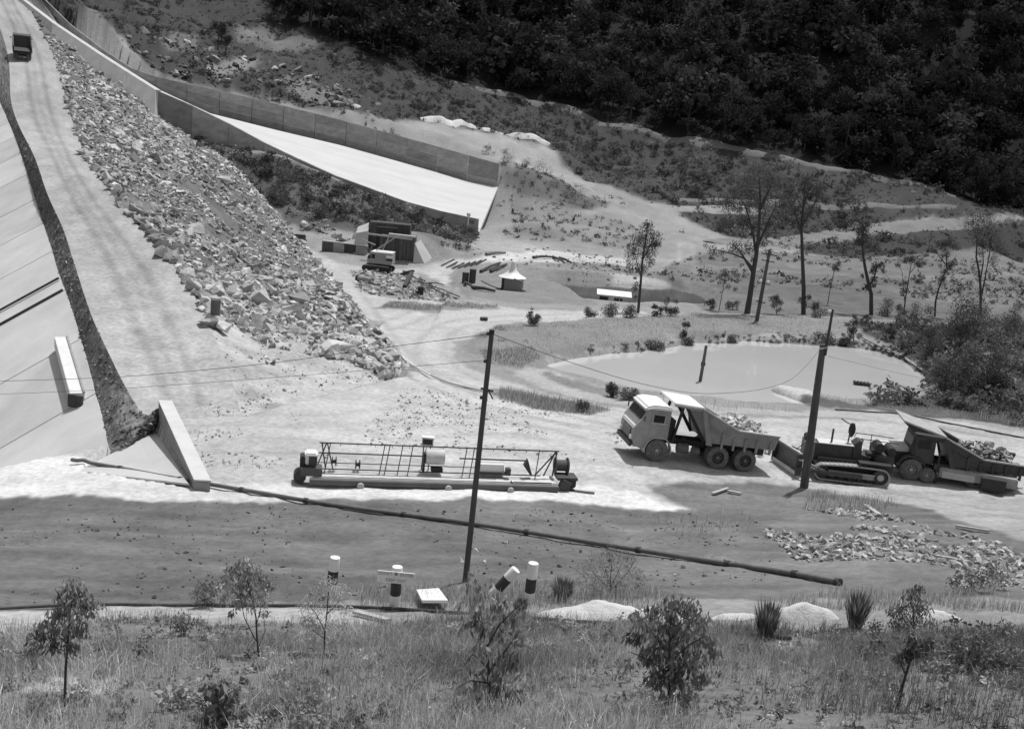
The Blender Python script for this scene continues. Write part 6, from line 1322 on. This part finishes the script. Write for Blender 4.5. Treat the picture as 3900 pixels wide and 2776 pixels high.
bx, by = polyxy([(720, 522), (970, 592), (1160, 645), (1300, 706), (1500, 780), (1650, 842), (1822, 900), (1790, 930), (1560, 880), (1330, 840), (1100, 830), (900, 660)], 2600); bx, by = bx[:480], by[:480]; S = rv.lognormal(-.25, .4, len(bx)).clip(.3, 1.6)
o = scatter('bank_scrub', np.stack([bx, by, height(bx, by) + S * .3], -1), S, rv.lognormal(.1, .4, len(bx)), m_scrub, BUSH, rv, None, .25, .2); tag(o, 'dark scrub on the bank under the near spillway wall', 'scrub', kind='stuff')
TUFT = [crown_template(400 + k, 26, .5, .22) for k in range(6)]
n = 12000; x = rv.uniform(-12, 13, n); y = rv.uniform(11, 26, n); _, gi, gj = tone_at(x, y); k = fgm[gj, gi] & (np.abs(x) < .62 * y + 1); x, y = x[k][:3600], y[k][:3600]; S = rv.lognormal(-2.35, .4, len(x)).clip(.04, .2)
o = scatter('ground_litter', np.stack([x, y, height(x, y) + S * .2], -1), S, rv.lognormal(-.2, .45, len(x)), MATS['weed_leaf'], TUFT, rv, None, .4, .3); tag(o, 'low leaves and litter on the ground between the foreground grass', 'litter', kind='stuff')
n = 60000; X = rv.uniform(-120, 190, n); Y = rv.uniform(140, 330, n); t_, _, _ = tone_at(X, Y); Z = height(X, Y)
m = (t_ < .24) & (t_ > .05) & inview(X, Y, Z, 60, -100) & (fbm(X * .09, Y * .09, 3, 18) > -.2) & ~((X < -4) & (Y < 208) & (Y > 160) & in_poly(X, Y, [(p.x, p.y + 4) for p in WT] + [(p.x, p.y - 3) for p in WN[::-1]])); X, Y, Z = X[m][:5500], Y[m][:5500], Z[m][:5500]; print('tufts', len(X))
S = rv.lognormal(-.75, .4, len(X)).clip(.2, 1.1); o = scatter('hillside_tussocks', np.stack([X, Y, Z + S * .2], -1), S, rv.lognormal(-.1, .5, len(X)), m_scrub, TUFT, rv, None, .25, .2); tag(o, 'tufts of grass and low growth over the hillside', 'tussocks', kind='stuff')
XX, YY, TT = [], [], []
for poly, n, t in (([(1780, 1300), (1900, 1245), (2050, 1230), (2600, 1205), (3560, 1225), (3480, 1330), (3100, 1290), (2640, 1290), (2400, 1320), (2100, 1370), (1850, 1380)], 22000, .9), ([(1800, 1300), (1900, 1245), (2060, 1370), (1990, 1400), (1850, 1380)], 8000, .7), ([(1480, 1150), (1900, 1165), (1880, 1180), (1450, 1174)], 5000, .8), ([(3250, 1240), (3900, 1240), (3900, 1600), (3540, 1540), (3500, 1370)], 9000, .6), ([(2040, 1385), (2500, 1325), (3090, 1300), (3090, 1312), (2640, 1322), (2300, 1356)], 6000, .5), ([(2560, 1205), (2450, 1190), (3560, 1205), (3560, 1225), (3000, 1215)], 3500, .7)):
    x, y = polyxy(poly, n); XX.append(x); YY.append(y); TT.append(np.full(len(x), t))
X, Y, T = np.concatenate(XX), np.concatenate(YY), np.concatenate(TT); k = fbm(X * .2, Y * .2, 3, 63) > -.15; X, Y, T = X[k], Y[k], T[k]
blades('bank_grass', X, Y, .07, .36, .022, m_grassm, T * rv.lognormal(-.3, .35, len(X)), 'rough grass on the berm and banks round the ponds')
XX, YY = [], []
for poly, n in (([(1900, 1490), (2180, 1535), (2330, 1565), (2250, 1580), (2050, 1560), (1900, 1520)], 6000), ([(3060, 1520), (3300, 1545), (3700, 1590), (3900, 1640), (3900, 1600), (3400, 1545), (3080, 1510)], 6000), ([(2300, 1470), (2480, 1500), (3050, 1570), (2900, 1570), (2400, 1530)], 700), ([(3080, 1880), (3300, 1905), (3450, 1930), (3300, 1960), (3050, 1940)], 1500), ([(2500, 1990), (2900, 1960), (2900, 2010), (2600, 2050)], 300)):
    x, y = polyxy(poly, n); XX.append(x); YY.append(y)
X, Y = np.concatenate(XX), np.concatenate(YY); blades('reeds', X, Y, .10, .6, .018, m_grassg, rv.lognormal(.2, .4, len(X)), 'reedy grass along the road edge and the pond')
n = 9000; x, y = polyxy([(-60, 2270), (900, 2270), (2100, 2240), (3000, 2270), (3900, 2220), (3960, 2340), (3000, 2320), (2000, 2320), (1300, 2310), (-60, 2310)], 30000); k = fbm(x * .5, y * .5, 3, 66) > .02; x, y = x[k], y[k]
blades('verge_grass', x, y, .08, .45, .012, m_grassm, rv.lognormal(-.3, .35, len(x)), 'grass on the verge between the dark slope and the track')
# tussocks
def tussock(px, py, hpx, wpx, label, seed):
    p = G(px, py); s = ppm(p); r = np.random.default_rng(seed); n = 420; h = hpx / s; w_ = wpx / s / 2; a_ = r.uniform(0, 6.28, n); q = r.uniform(0, 1, n) ** .6
    base = np.stack([np.cos(a_) * q * w_ * .35, np.sin(a_) * q * w_ * .35, np.zeros(n) - .05], -1); hh = h * r.uniform(.55, 1.05, n)
    tip = base + np.stack([np.cos(a_) * q * w_ * .75, np.sin(a_) * q * w_ * .75, hh], -1); mid = base + (tip - base) * .55 + np.array([0, 0, .12]) * hh[:, None]; sd = np.stack([-np.sin(a_), np.cos(a_), 0 * a_], -1) * .012
    V = np.stack([base - sd, base + sd, mid + sd, mid - sd, tip], 1).reshape(-1, 3); i = np.arange(n)[:, None] * 5; F = np.concatenate([i + np.array([[0, 1, 2]]), i + np.array([[0, 2, 3]]), i + np.array([[3, 2, 4]])])
    o = np_mesh('grass_tussock', V, F, m_grassg, np.repeat(r.lognormal(-.6, .35, n), 5)); o.location = p; return tag(o, label, 'tussock', 'dark tussocks along the track')
tussock(2912, 2432, 160, 120, 'spiky dark tussock between the two smaller sand heaps', 1)
tussock(3255, 2390, 150, 120, 'dark tussock right of the third sand heap', 2)
tussock(2140, 2290, 100, 110, 'pale tussock left of the round twiggy bush', 3)
tussock(1980, 2330, 60, 70, 'low tussock at the foot of the rightmost guide post', 4)
